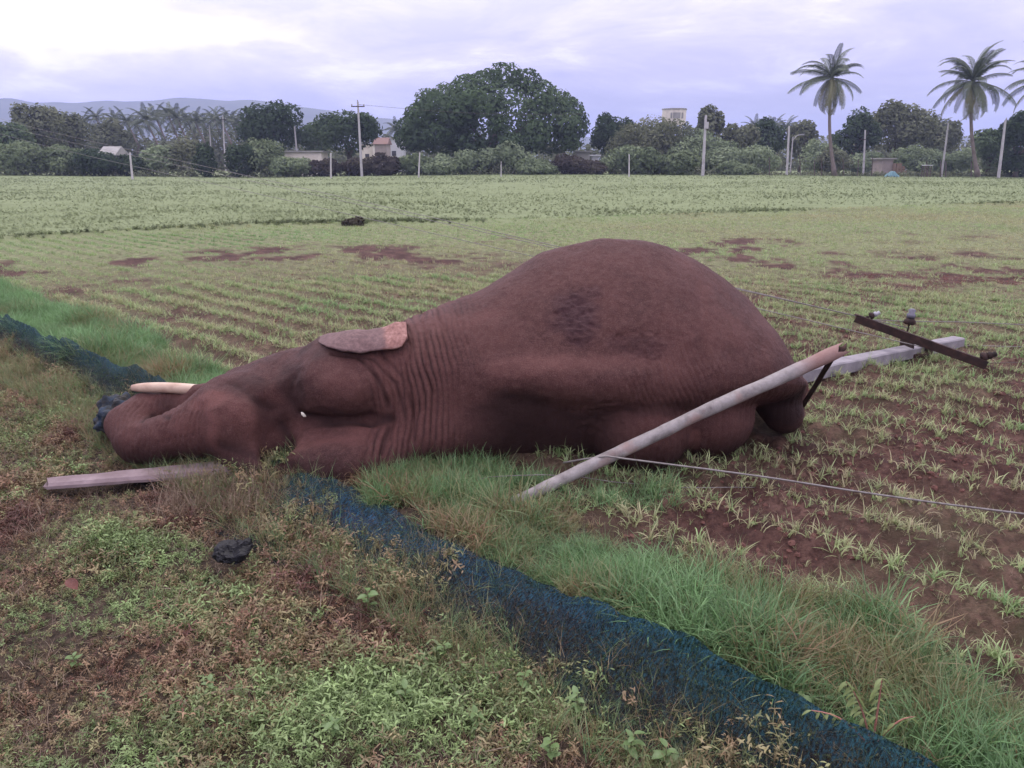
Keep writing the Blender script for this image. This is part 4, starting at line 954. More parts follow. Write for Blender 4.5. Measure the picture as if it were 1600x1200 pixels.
if FULL:
    PL = [(812, 1062, .10, 6, 'b', 'round leaved green seedling in the brown weeds below the lower edge of the net'), (905, 1105, .11, 8, 'g', 'green sprig growing in the dark weeds below the net'),
          (980, 1165, .13, 9, 'g', 'taller leafy weed in the dark gap at the bottom by the net'), (860, 1170, .09, 8, 'b', 'bushy light green weed at the bottom edge below the sprig'),
          (745, 1120, .08, 8, 'g', 'small spreading weed in the brown patch left of the seedling'), (700, 1020, .08, 6, 'b', 'small bright weed on the brown ground by the net'),
          (575, 950, .12, 7, 'b', 'pale leaved weed standing at the net fold behind'), (600, 905, .10, 5, 'g', 'little green sprig on the net edge'), (635, 1090, .07, 7, 'g', 'low bright weed at the bottom middle of the photo'),
          (1040, 1185, .10, 7, 'b', 'broad leaved weed growing out of the teal net at the bottom'), (1245, 1120, .08, 6, 'b', 'lime green weed in the grass left of the pink stemmed plant'), (1565, 1195, .10, 8, 'g', 'bright green weed in the bottom right corner'),
          (520, 1150, .06, 8, 'g', 'flat green weed among short grass at bottom centre left'), (330, 1080, .06, 7, 'g', 'flat green weed in the lower left turf'), (120, 1040, .07, 8, 'g', 'bushy green weed in the left foreground'),
          (735, 690+85, .06, 5, 'b', 'pale weed in the grass beside the elephant chest'), (730, 860, .06, 5, 'b', 'small round leaf weed in the grass above the net')]
    for p in PL: plant(*p[:5], M_gstem, p[5], lsc=random.uniform(.7, 1.0))

# ------------------------------------------------------------------ background trees
def m_foliage(name, cols, inner=.0):
    def b(t):
        a = N(t, 'ShaderNodeAttribute', attribute_name='tint'); col = ramp(t, a.outputs['Fac'], [(0, cols[0]), (.5, cols[1]), (1, cols[2])])
        d = N(t, 'ShaderNodeBsdfDiffuse'); t.links.new(col, d.inputs[0]); tr = N(t, 'ShaderNodeBsdfTranslucent'); t.links.new(col, tr.inputs[0])
        m = N(t, 'ShaderNodeMixShader'); m.inputs[0].default_value = .25; t.links.new(d.outputs[0], m.inputs[1]); t.links.new(tr.outputs[0], m.inputs[2]); return m.outputs[0]
    return mat(name, b)
FM = {'dark': m_foliage('foliage_dark', [(.036, .056, .032), (.062, .090, .050), (.10, .135, .072)]),
      'mid': m_foliage('foliage_mid', [(.07, .10, .052), (.12, .165, .085), (.19, .235, .12)]),
      'banyan': m_foliage('foliage_banyan', [(.046, .070, .036), (.080, .118, .060), (.135, .18, .095)]),
      'grey': m_foliage('foliage_grey', [(.09, .10, .062), (.15, .165, .10), (.22, .23, .145)]),
      'light': m_foliage('foliage_light', [(.12, .155, .085), (.185, .23, .13), (.26, .30, .175)]),
      'brown': m_foliage('foliage_brown', [(.045, .038, .034), (.080, .068, .055), (.12, .115, .080)])}
M_bark = varied('bark', (.06, .045, .035), (.12, .095, .075), 3, .95, .6, .05)
M_palmt = varied('palm_trunk', (.11, .085, .075), (.19, .155, .14), 2, .95, .6, .05)
def foliage(name, lobes, n, size, m, seed=0, shell=.55, flat=1.0):
    """n leaf sprays spread through the lobes (centre, radii)"""
    rg = np.random.default_rng(seed); C = np.array([l[0] for l in lobes], float); Rr = np.array([l[1] for l in lobes], float)
    wgt = (Rr[:, 0]*Rr[:, 1]+Rr[:, 0]*Rr[:, 2]); wgt /= wgt.sum(); k = rg.choice(len(lobes), n, p=wgt)
    d = rg.normal(size=(n, 3)); d /= np.linalg.norm(d, axis=1)[:, None]
    rad = shell+(1.03-shell)*rg.random(n)**.45
    out = vnoise(d*1.0+C[k]*.7, 2.2, seed)*.16
    P = C[k]+d*Rr[k]*(rad+out)[:, None]
    # spray quad, mostly facing outward/up
    nn_ = d+rg.normal(0, .55, (n, 3))+np.array([0, 0, .35]); nn_ /= np.linalg.norm(nn_, axis=1)[:, None]
    a = np.cross(nn_, rg.normal(size=(n, 3))); a /= np.linalg.norm(a, axis=1)[:, None]; b = np.cross(nn_, a)
    s = size*rg.uniform(.5, 1.15, n)[:, None]
    V = np.stack([P-a*s, P-b*s*.55+nn_*s*.12, P+a*s, P+b*s*.55-nn_*s*.1], 1).reshape(-1, 3)
    Fq = np.arange(4*n).reshape(n, 4)
    me = mesh_np(name, V, Fq, m, False)
    lobet = rg.random(len(lobes))*.5; tint = np.clip(lobet[k]+.5*rg.random(n)*.8+.12*vnoise(P, .4, 3), 0, 1)
    at = me.attributes.new('tint', 'FLOAT', 'POINT'); at.data.foreach_set('value', np.repeat(tint, 4).astype(np.float32))
    return me
def crown_lobes(wd, h, dep, z0, n, seed, top=None):
    rg = np.random.default_rng(seed); L = [((0, 0, z0+h*.45), (wd*.36, dep*.36, h*.42))]
    for i in range(n):
        a = rg.uniform(0, 6.28); el = math.asin(rg.uniform(-.35, .98)); r = rg.uniform(.55, .74)
        c_ = (math.cos(a)*math.cos(el)*wd*.5*r, math.sin(a)*math.cos(el)*dep*.5*r, z0+h*.45+math.sin(el)*h*.5*r)
        k = rg.uniform(.13, .22); L.append((c_, (wd*k, dep*k, h*k*1.15)))
    return L
def tree(px, pybase, pytop, pxw, Y, kind, label, group='trees beyond the field', cat='tree', n=2600, nl=13, name='broadleaf_tree', trunk=True, z0f=.28, size=None, seed=None, fullness=1.0):
    seed = seed or int(px*7+Y); zb = 0.0; c_ = W(px, 252, Y); top = W(px, pytop, Y)[2]; wd = pxw/F*(Y*CT)
    root = empty(name, (c_[0], Y, 0)); tag(root, label, cat, group)
    h = top; z0 = h*z0f if trunk else -.1*h; ch = (h-z0)/.955
    L = crown_lobes(wd, ch, wd*.8, z0, nl, seed)
    size = size or max(.16, Y*.0028)
    obj('crown', foliage('crown', L, int(n*fullness), size, FM[kind], seed), root)
    if trunk:
        rg = random.Random(seed); parts = [tube([(0, 0, -.2), (.1, 0, h*.2), (.0, .1, h*.5)], [wd*.035+.08, wd*.026+.05, .06], 8)]
        for i in range(5):
            a = rg.uniform(0, 6.28); parts.append(tube([(0, 0, h*.22), (math.cos(a)*wd*.12, math.sin(a)*wd*.12, h*.45), (math.cos(a)*wd*.3, math.sin(a)*wd*.3, h*.68)], [wd*.016+.05, .08, .03], 6))
        obj('trunk', mesh_np('trunk', *join(parts), M_bark), root)
    return root
def banyan():
    Y = 118; root = empty('banyan_tree', (W(770, 252, Y)[0], Y, 0)); tag(root, 'huge spreading dark green tree standing alone behind the field', 'tree')
    sc = Y*CT/F; L = []
    def lb(px, py, rx, rz, dy=0, ry=None): L.append((((px-770)*sc, dy, W(px, py, Y)[2]), (rx*sc, (ry or rx)*sc, rz*sc)))
    rg = random.Random(5)
    lb(775, 185, 105, 60, 0, 80); lb(690, 195, 55, 45); lb(860, 195, 50, 45)
    outline = [(640, 200, 22, 20), (655, 178, 22, 18), (672, 155, 24, 18), (700, 146, 26, 18), (730, 133, 26, 18), (760, 124, 26, 18), (790, 120, 26, 17), (820, 126, 24, 17), (845, 142, 24, 18), (870, 158, 24, 18), (890, 172, 22, 20), (898, 195, 20, 22), (893, 218, 20, 18), (636, 218, 18, 16)]
    for a in outline: lb(*a, dy=rg.uniform(-3, 3))
    for i in range(34):
        px = rg.uniform(650, 890); t_ = 1-((px-770)/135)**2; top = 232-105*max(t_, 0)**.6
        py = rg.uniform(top+12, 228); r = rg.uniform(14, 24); lb(px, py, r, r*.72, dy=-rg.uniform(2, 8)*max(t_, .2)-2)
    obj('crown', foliage('crown', L, 26000, .36, FM['banyan'], 5, .6), root)
    parts = [tube([(0, 0, -.2), (.2, 0, 2.5), (0, .2, 6)], [1.3, .9, .5], 10)]
    for i in range(9):
        a = i*.7; parts.append(tube([(0, 0, 2.5), (math.cos(a)*4, math.sin(a)*3, 5.5), (math.cos(a)*8, math.sin(a)*6, 8)], [.5, .3, .1], 7))
    obj('trunk', mesh_np('trunk', *join(parts), M_bark), root)
banyan()
T = 'trees beyond the field'
tree(432, 245, 157, 118, 122, 'dark', 'dark rounded tree left of the tall pole with cross arm', n=6500, nl=20)
tree(545, 247, 168, 112, 116, 'dark', 'dark rounded tree directly behind the tall pole with cross arm', n=6500, nl=20)
tree(500, 245, 186, 60, 128, 'mid', 'lower tree filling the gap between the two dark rounded trees', n=2500)
tree(72, 240, 157, 85, 125, 'grey', 'tall brownish tree near the left edge in front of the hills', n=4800, nl=16)
tree(18, 245, 188, 80, 118, 'mid', 'green tree cut by the left edge of the photo', n=3500)
tree(118, 240, 172, 60, 130, 'grey', 'brownish tree just right of the tall one at the left edge', n=2600)
tree(175, 240, 186, 70, 150, 'grey', 'dull tree behind the slanting wires on the left', n=2400)
tree(955, 248, 176, 72, 125, 'dark', 'small round dark tree right of the huge tree', n=4500, nl=14)
tree(1104, 248, 157, 44, 128, 'grey', 'narrow pointed tree right of the cream water tank', n=3000, nl=12)
tree(1150, 250, 188, 70, 126, 'grey', 'lumpy olive tree right of the narrow pointed tree', n=3000)
tree(1195, 250, 186, 70, 132, 'dark', 'dark low tree left of the first coconut palm', n=3000)
tree(1250, 250, 190, 60, 134, 'grey', 'dull tree behind the street lamp', n=2600)
tree(1395, 252, 157, 115, 130, 'grey', 'broad dark grey green tree between the two large coconut palms', n=7500, nl=22)
tree(1335, 252, 175, 80, 126, 'dark', 'dark tree just right of the first coconut palm trunk', n=3800, nl=14)
tree(1470, 252, 185, 60, 140, 'grey', 'pale small tree left of the second coconut palm', n=2400)
tree(1590, 270, 166, 90, 105, 'dark', 'dark tree under the palm at the right edge', n=5200, nl=16)
tree(1545, 262, 200, 70, 112, 'mid', 'green tree behind the leaning pole at right', n=3200)
tree(1640, 270, 160, 80, 112, 'dark', 'dark tree cut by the right edge of the photo', n=3000)
# shrubs: px, base, top, width, Y, kind, label
SH = [(30, 276, 222, 100, 106, 'mid', 'rounded green shrub at the left edge of the field'), (105, 276, 226, 90, 107, 'mid', 'green shrub beside the left edge shrub'), (150, 276, 228, 75, 106, 'dark', 'dark shrub under the slanting wires left of the white roof'),
      (200, 276, 240, 60, 107, 'dark', 'dark low shrub behind the leaning short post'), (250, 276, 222, 80, 109, 'light', 'pale green shrub right of the leaning short post'), (292, 276, 214, 70, 110, 'grey', 'greyish shrub below the palm grove'),
      (322, 276, 224, 40, 105, 'dark', 'small dark bush standing before the palm grove'), (378, 276, 222, 60, 106, 'dark', 'small dark bush left of the dark rounded trees'), (410, 276, 216, 80, 108, 'mid', 'green shrub at the foot of the left dark tree'),
      (455, 277, 242, 80, 105, 'grey', 'low olive shrub before the long shed roof'), (505, 277, 248, 60, 105, 'brown', 'brownish low shrub right of the long shed roof'), (560, 277, 244, 70, 105, 'brown', 'purplish brown bush at the foot of the tall pole'),
      (600, 277, 240, 60, 105, 'brown', 'dark brown bush below the pink house'), (650, 277, 238, 70, 106, 'mid', 'green bush by the slim white post under the huge tree'), (690, 277, 240, 70, 105, 'light', 'pale bush under the left side of the huge tree'),
      (740, 276, 230, 90, 107, 'light', 'pale spreading bush under the middle of the huge tree'), (800, 276, 222, 90, 108, 'light', 'leafy pale bush below the huge tree'), (835, 277, 246, 80, 105, 'grey', 'olive bush below the right half of the huge tree'),
      (885, 277, 240, 70, 106, 'brown', 'brown bush left of the white hut'), (925, 277, 250, 60, 105, 'brown', 'low brown bush before the white hut'), (975, 277, 222, 90, 108, 'grey', 'olive shrub at the left foot of the overgrown mound'),
      (1030, 276, 177, 175, 118, 'grey', 'large grey green thicket below the water tank'), (1085, 276, 196, 130, 115, 'light', 'pale leafy thicket right of the big mound thicket'), (1010, 277, 230, 80, 106, 'mid', 'green bush before the mound thicket'),
      (1060, 277, 236, 80, 105, 'mid', 'low green bush left of the thick grey pole'), (1130, 276, 228, 80, 112, 'light', 'pale bush right of the thick grey pole'), (1185, 276, 224, 90, 114, 'light', 'pale grey bush below the dark low tree'),
      (1150, 277, 252, 80, 106, 'mid', 'low hedge right of the thick grey pole'), (1275, 274, 216, 75, 120, 'light', 'rounded pale bush behind the wire fence'), (1300, 274, 228, 70, 118, 'grey', 'olive bush at the first coconut palm trunk'),
      (1350, 274, 238, 90, 122, 'light', 'pale spreading bush right of the first coconut palm'), (1425, 274, 222, 80, 120, 'grey', 'olive bush beside the brick heap'), (1455, 274, 232, 80, 118, 'light', 'pale round bush left of the second coconut palm'),
      (1500, 274, 230, 70, 118, 'light', 'pale bush behind the second coconut palm trunk'), (1560, 274, 232, 50, 112, 'mid', 'green bush behind the leaning pole'), (1590, 276, 228, 60, 106, 'dark', 'dark bush at the right edge of the field')]
FM['shrub_light'] = m_foliage('foliage_shrub', [(.15, .19, .11), (.23, .28, .165), (.31, .36, .22)]); FM['shrub_mid'] = m_foliage('foliage_shrub_mid', [(.10, .13, .07), (.16, .20, .11), (.23, .27, .15)])
for px, b0, t0, wpx, Y, kd, lb in SH:
    kd = {'light': 'shrub_light', 'mid': 'shrub_mid', 'grey': 'light' if px % 2 else 'grey'}.get(kd, kd)
    tree(px, b0, t0, wpx, Y, kd, lb, 'shrubs along the far field edge', 'shrub', n=int(2600*max(.6, wpx/80)*(1.9 if wpx > 110 else 1.2)), nl=10, name='shrub', trunk=False, size=.26)
# hedge undergrowth along the edge of the field
def undergrowth():
    L = []; rg = random.Random(3)
    for i in range(150):
        px = -80+1760*i/149; Y = rg.uniform(105.5, 108); r = rg.uniform(.9, 1.8); hh = rg.uniform(.5, 1.3)*(1.25 if px < 1180 else .45)
        L.append(((W(px, 252, Y)[0], Y, 0.1), (r, r*.6, hh)))
    o = obj('undergrowth', foliage('undergrowth', L, 16000, .24, FM['grey'], 8, .5)); tag(o, 'tangled low growth along the far edge of the field', 'undergrowth', kind='stuff')
    L = []
    for i in range(90):
        px = -200+2000*i/89; Y = rg.uniform(158, 185); r = rg.uniform(4, 8); hh = rg.uniform(5, 8.5)*(1.25 if px < 400 else 1)
        L.append(((W(px, 252, Y)[0], Y, hh*.4), (r, r*.6, hh*.6)))
    o = obj('woodland', foliage('woodland', L, 42000, .6, FM['grey'], 9, .6)); tag(o, 'far grey green woodland showing between the nearer trees', 'woodland', kind='stuff')
undergrowth()

# ------------------------------------------------------------------ coconut palms
def frond_mesh(L, droop, nleaf, seed, lw=.10, ll=.85):
    rg = random.Random(seed); V = []; Fs = []; pts = []; n = 12; th = 0.0; x = z = 0.0
    for i in range(n+1):
        pts.append((x, 0, z)); x += math.cos(th)*L/n; z += math.sin(th)*L/n; th -= droop/n*(.5+1.0*i/n)
    rv, rf = tube(pts, [.05*(1-.85*i/n) for i in range(n+1)], 5, False)
    V += [tuple(v) for v in rv]; Fs += rf
    for i in range(nleaf):
        k = .10+.9*i/(nleaf-1); f = k*n; j = min(int(f), n-1); fr = f-j
        p = np.array(pts[j])*(1-fr)+np.array(pts[j+1])*fr; l = ll*(math.sin(math.pi*(.12+.80*k))**.6)*rg.uniform(.85, 1.1); tx = np.array(pts[j+1])-np.array(pts[j]); tx /= np.linalg.norm(tx)
        for sgn in (-1, 1):
            dr = rg.uniform(.55, 1.15); d1 = tx*.55+np.array([0, sgn*.9, -.15]); d1 /= np.linalg.norm(d1); d2 = d1*.6+np.array([0, 0, -dr]); d2 /= np.linalg.norm(d2)
            a = p; b = p+d1*l*.45; c2 = b+d2*l*.55; w2 = tx*lw*.5; q = len(V)
            V += [tuple(a-w2*.6), tuple(a+w2*.6), tuple(b+w2), tuple(b-w2), tuple(c2)]; Fs += [(q, q+1, q+2, q+3), (q+3, q+2, q+4)]
    return V, Fs
M_frond = varied('palm_frond', (.045, .062, .036), (.085, .105, .060), 1.5, .6, .2, .01)
M_frondy = varied('palm_frond_old', (.11, .115, .055), (.17, .165, .08), 1.5, .6, .2, .01)
FR = [mesh_np('frond', *frond_mesh(4.5, dr, 34, i), M_frond, False) for i, dr in enumerate((1.0, 1.5, 2.0))]
FRY = [mesh_np('old_frond', *frond_mesh(4.3, dr, 30, 10+i), M_frondy, False) for i, dr in enumerate((1.2, 1.7))]
def palm(px, pybase, pycrown, Y, label, lean_px=0, sc=1.0, nf=30, rg=None):
    rg = rg or random.Random(px); base = W(px, 252, Y); base[2] = 0; top = W(px+lean_px, pycrown, Y); root = empty('coconut_palm', tuple(base)); tag(root, label, 'palm tree', 'large coconut palms at right')
    d = top-base; pts = []; rad = []
    for i in range(15):
        k = i/14; pts.append(Vector((d[0]*k+.5*math.sin(k*math.pi)*(-1 if lean_px < 0 else 1), 0, d[2]*k))); rad.append(.23-.08*k+(.15*(1-k*6) if k < .16 else 0)+.012*(i % 2))
    obj('trunk', mesh_np('trunk', *tube(pts, rad, 10), M_palmt), root)
    for i in range(nf):
        k = (i+.5)/nf; el = 1.45-2.55*k**1.15+rg.uniform(-.28, .28); a = i*2.399+rg.uniform(-.5, .5)
        old = el < -.35; f = rg.choice(FRY if old else FR)
        o = obj('frond', f, root, loc=(d[0], 0, d[2]), rot=(rg.uniform(-.3, .3), -el, a), sc=sc*(rg.uniform(.72, 1.10)*(.90 if old else 1)))
        o.rotation_euler = (Matrix.Rotation(a, 3, 'Z') @ Matrix.Rotation(-el, 3, 'Y') @ Matrix.Rotation(rg.uniform(-.4, .4), 3, 'X')).to_euler()
    for i in range(7):
        a = i*.9; v, f = tube([(0, 0, -.16), (0, 0, -.1), (0, 0, .05), (0, 0, .14)], [.04, .13, .13, .03], 8)
        obj('coconut', mesh_np('coconut', v, f, M_frondy), root, loc=(d[0]+math.cos(a)*.38, math.sin(a)*.38, d[2]-.45))
palm(1307, 272, 122, 104, 'tall coconut palm standing alone left of the broad grey green tree', lean_px=-7, sc=1.25, nf=38)
palm(1532, 275, 128, 100, 'full coconut palm with hanging old fronds left of the leaning pole', lean_px=-12, sc=1.28, nf=44)
palm(1640, 275, 128, 98, 'coconut palm mostly cut off by the right edge of the photo', lean_px=-6, sc=1.22)
NTH = ['first', 'second', 'third', 'fourth', 'fifth', 'sixth', 'seventh', 'eighth', 'ninth', 'tenth', 'eleventh', 'twelfth', 'thirteenth', 'fourteenth', 'fifteenth', 'sixteenth', 'seventeenth', 'eighteenth']
def far_palms():
    meshes = []
    for s in range(3):
        rg = random.Random(40+s); parts = []
        for i in range(20):
            k = (i+.5)/20; el = 1.3-1.9*k+rg.uniform(-.15, .15); a = i*2.399+rg.uniform(-.3, .3); v, f = frond_mesh(3.8, rg.uniform(.8, 1.5), 15, s*50+i, .17, .9)
            Mx = (Matrix.Rotation(a, 3, 'Z') @ Matrix.Rotation(-el, 3, 'Y')); parts.append(([tuple(Mx @ Vector(p)) for p in v], f))
        meshes.append(mesh_np('palm_crown', *join(parts), M_frond, False))
    tr = mesh_np('palm_stem', *tube([(0, 0, -1), (.15, 0, -.5), (0, 0, 0)], [.02, .016, .014], 6), M_palmt)
    spots = [(128, 186, 165), (150, 178, 170), (178, 180, 175), (198, 184, 160), (228, 182, 150), (243, 176, 175), (262, 172, 165), (276, 178, 160), (292, 180, 172), (305, 184, 160), (318, 186, 178), (334, 180, 168), (346, 184, 160), (360, 182, 175), (372, 188, 165), (385, 184, 180), (214, 190, 178), (98, 182, 180), (618, 196, 170), (1210, 190, 170), (1228, 194, 165), (1453, 190, 165), (1466, 196, 158), (1180, 192, 182)]
    lab = {618: 'small palm in the gap left of the huge tree', 1210: 'small far palm left of the first tall pole at right', 1228: 'small far palm just behind the first tall pole at right', 1453: 'far palm right of the broad grey green tree', 1466: 'far palm beside the second coconut palm', 1180: 'far palm above the pale bushes right of the thick grey pole', 228: 'nearest drooping palm in the grove below the hills'}
    order = sorted(p[0] for p in spots if p[0] not in lab)
    for i, (px, py, Y) in enumerate(spots):
        j_ord = order.index(px) if px in order else 0
        top = W(px, py+6, Y); root = empty('coconut_palm', (top[0], Y, 0))
        if px in lab: tag(root, lab[px], 'palm tree')
        else: tag(root, '%s from left of the small coconut palms in the grove below the hills' % NTH[j_ord], 'palm tree', 'distant palm grove at left')
        obj('trunk', tr, root, loc=(0, 0, top[2]), sc=(12, 12, top[2]))
        obj('crown', meshes[i % 3], root, loc=(0, 0, top[2]), rot=(0, 0, i*1.3), sc=random.uniform(.8, 1.05))
far_palms()

# ------------------------------------------------------------------ standing poles and posts
M_pole = varied('pole_concrete', (.30, .28, .29), (.42, .40, .41), .8, .85, .3, .01)
M_postw = varied('post_stone', (.36, .34, .34), (.50, .47, .47), .8, .85, .3, .01)
M_postd = varied('post_wood', (.06, .045, .04), (.11, .085, .075), 1.5, .9, .4, .01)
def pole(name, px, pyb, pyt, Y, r, m, label, cat='pole', lean=0, arm=0, extra=None, group=None):
    b = W(px, pyb, Y); b[2] = 0; t_ = W(px+lean, pyt, Y); root = empty(name, tuple(b)); tag(root, label, cat, group); d = t_-b
    obj('shaft', mesh_np('shaft', *tube([(0, 0, -.3), (d[0]*.5, 0, d[2]*.5), (d[0], 0, d[2])], [r, r*.85, r*.7], 8), m, False), root)
    if arm:
        obj('cross_arm', mesh_np('cross_arm', *box(d[0]-arm, d[0]+arm, -.12, -.02, d[2]-.62, d[2]-.5), M_iron, False), root)
        for sx in (-.9, 0, .9):
            obj('insulator', mesh_np('insulator', *tube([(0, 0, 0), (0, 0, .08), (0, 0, .2), (0, 0, .26)], [.03, .09, .07, .02], 8), M_white), root, loc=(d[0]+sx*arm, -.07, d[2]-.5 if sx else d[2]))
    if extra: extra(root, d)
    return root
pole('power_pole', 564, 250, 159, 100, .17, M_pole, 'tall concrete power pole with cross arm between the dark tree and the pink house', lean=-5, arm=.85)
pole('power_pole', 1099, 262, 180, 98, .21, M_pole, 'thick pale pole standing below the narrow pointed tree', lean=4, extra=lambda r, d: obj('meter_box', mesh_np('meter_box', *box(d[0]-.05, d[0]+.35, -.35, -.1, d[2]-1.6, d[2]-.8), M_pole, False), r))
pole('power_pole', 1230, 268, 197, 103, .17, M_pole, 'pale pole just left of the street lamp', lean=3)
pole('power_pole', 1350, 266, 203, 108, .16, M_pole, 'pale pole right of the first coconut palm', lean=2, extra=lambda r, d: obj('cross_arm', mesh_np('cross_arm', *box(d[0]-.7, d[0]+.2, -.12, -.02, d[2]-1.3, d[2]-1.2), M_iron, False), r))
pole('power_pole', 1560, 278, 188, 97, .19, M_pole, 'leaning pale pole at the right edge of the field', lean=11, extra=lambda r, d: obj('insulator', mesh_np('insulator', *tube([(0, 0, 0), (0, 0, .3)], [.1, .05], 8), M_white), r, loc=(d[0]+.05, -.05, d[2])))
pole('power_pole', 1472, 270, 192, 106, .15, M_pole, 'slim leaning pole left of the second coconut palm', lean=10)
pole('power_pole', 129, 232, 184, 140, .15, M_pole, 'pole behind the slanting wires near the left edge', lean=-6, arm=.7)
pole('power_pole', 110, 236, 214, 140, .15, M_pole, 'short pole beside the left pole among the trees', lean=-2)
pole('power_pole', 348, 226, 182, 150, .17, M_pole, 'pole standing in the palm grove left of the dark tree', lean=0, arm=.6)
pole('power_pole', 327, 222, 196, 160, .17, M_pole, 'small pale pole left of the palm grove pole', lean=0)
pole('power_pole', 464, 236, 197, 120, .16, M_pole, 'pale pole above the long shed roof', lean=-4)
pole('power_pole', 1372+46, 250, 212, 130, .12, M_pole, 'thin pole among the bushes under the broad grey green tree', lean=2)
def lamp(root, d):
    obj('arm', mesh_np('arm', *tube([(d[0], 0, d[2]-.5), (d[0]+.5, 0, d[2]+.15), (d[0]+1.0, 0, d[2]+.3)], [.07, .06, .05], 6), M_pole), root)
    obj('lamp_head', mesh_np('lamp_head', *box(d[0]+.8, d[0]+1.5, -.14, .14, d[2]+.22, d[2]+.38), M_white, False), root)
pole('street_lamp', 1236, 258, 214, 108, .11, M_pole, 'street lamp with short curved arm behind the wire fence', 'street lamp', lean=3, extra=lamp)
pole('fence_post', 207, 280, 238, 92, .14, M_postw, 'leaning pale post at the left end of the field under the wires', 'post', lean=-4)
pole('fence_post', 517, 280, 239, 92, .11, M_postw, 'slim pale post at the field edge before the shed roof', 'post')
pole('fence_post', 654, 280, 238, 92, .10, M_postw, 'slim pale post at the field edge left of the huge tree', 'post', lean=2)
pole('fence_post', 783, 279, 252, 94, .07, M_postw, 'thin pale post at the field edge below the huge tree', 'post')
pole('fence_post', 983, 279, 241, 92, .09, M_postw, 'thin pale post at the field edge below the mound thicket', 'post')
ORD = ['leftmost', 'second from left', 'third from left', 'fourth from left', 'fourth from right', 'third from right', 'second from right', 'rightmost']
for i, px in enumerate((1203, 1228, 1251, 1273, 1284, 1319, 1340, 1362)):
    pole('fence_post', px, 274, 246+random.uniform(-2, 4), 104, .07, M_postd, ORD[i]+' of the thin dark fence posts beside the first coconut palm', 'post', group='thin dark fence posts at right', lean=random.uniform(-2, 2))
for px, lb in ((1448, 'dark crooked stake near the table'), (1470, 'dark stake below the slim leaning pole'), (1478, 'second dark stake below the slim leaning pole, on its right'), (1518, 'dark stump at the foot of the second coconut palm')):
    pole('stake', px, 274, 252, 104, .10, M_postd, lb, 'stake')
for z, lb in ((1.0, 'lower strand of the wire fence by the first coconut palm'), (1.9, 'upper strand of the wire fence by the first coconut palm')):
    a = W(1195, 252, 104); b = W(1370, 252, 104); a[2] = b[2] = z; wire('fence_wire', [a, b], .012, M_wired, lb, n=8)
A = W(558, 163, 100); B = W(915, 178, 112)
wire('power_wire', [A*(1-k)+B*k+np.array([0, 0, -.5*math.sin(k*math.pi)]) for k in np.linspace(0, 1, 12)], .018, M_wired, 'overhead wire from the tall pole past the huge tree', n=30)

# ------------------------------------------------------------------ buildings far away
M_cream = varied('cream_plaster', (.52, .46, .40), (.66, .60, .52), .6, .9, .1, .01)
M_pinkp = varied('pink_plaster', (.24, .20, .19), (.31, .26, .245), .6, .9, .1, .01)
M_roofr = varied('red_roof', (.16, .09, .08), (.20, .13, .11), .6, .9, .1, .01)
M_whitep = varied('white_plaster', (.40, .40, .42), (.48, .48, .50), .6, .9, .1, .01)
M_dark = varied('dark_opening', (.03, .03, .035), (.05, .05, .055), 1, .8, .1, .01)
M_sheet = varied('sheet_roof', (.22, .215, .20), (.30, .29, .27), .8, .8, .2, .01)
M_bluet = varied('blue_tarpaulin', (.09, .17, .20), (.13, .24, .27), 1.5, .6, .4, .05)
M_brick = varied('brick_red', (.15, .10, .075), (.22, .15, .11), 4, .9, .5, .02)
def wbox(x0, x1, pt, pb, Y, dep, ox, oz=0):
    a = W(x0, pt, Y); b = W(x1, pb, Y); return box(a[0]-ox, b[0]-ox, -dep/2, dep/2, b[2]-oz, a[2]-oz)
def tank():
    Y = 190; c_ = W(1049, 252, Y); root = empty('water_tank', (c_[0], Y, 0)); tag(root, 'cream water tank building rising above the thicket', 'water tank')
    zt = W(1049, 172, Y)[2]; zb = W(1049, 192, Y)[2]; r = 18.5/F*(Y*CT)
    V = []; 
    obj('wall', mesh_np('wall', *tube([(0, 0, zb-.5), (0, 0, zt)], [r, r], 10), M_cream, False), root)
    obj('roof', mesh_np('roof', *tube([(0, 0, zt), (0, 0, zt+.3)], [r*1.04, r*1.04], 10), M_sheet, False), root)
    for k in range(4):
        a = k*math.pi/2+.6; obj('leg', mesh_np('leg', *tube([(math.cos(a)*r*.8, math.sin(a)*r*.8, 0), (math.cos(a)*r*.8, math.sin(a)*r*.8, zb-.5)], [.3, .3], 6), M_cream, False), root)
    for dx, wd in ((-1.05, .35), (-.3, .55), (.6, .35), (1.4, .3)):
        yy = -math.sqrt(max(r*r*.90-dx*dx, .1))-.12
        obj('window', mesh_np('window', *box(dx-wd, dx+wd, yy-.03, yy+.03, zb+.9, zt-.7), M_sheet, False), root)
tank()
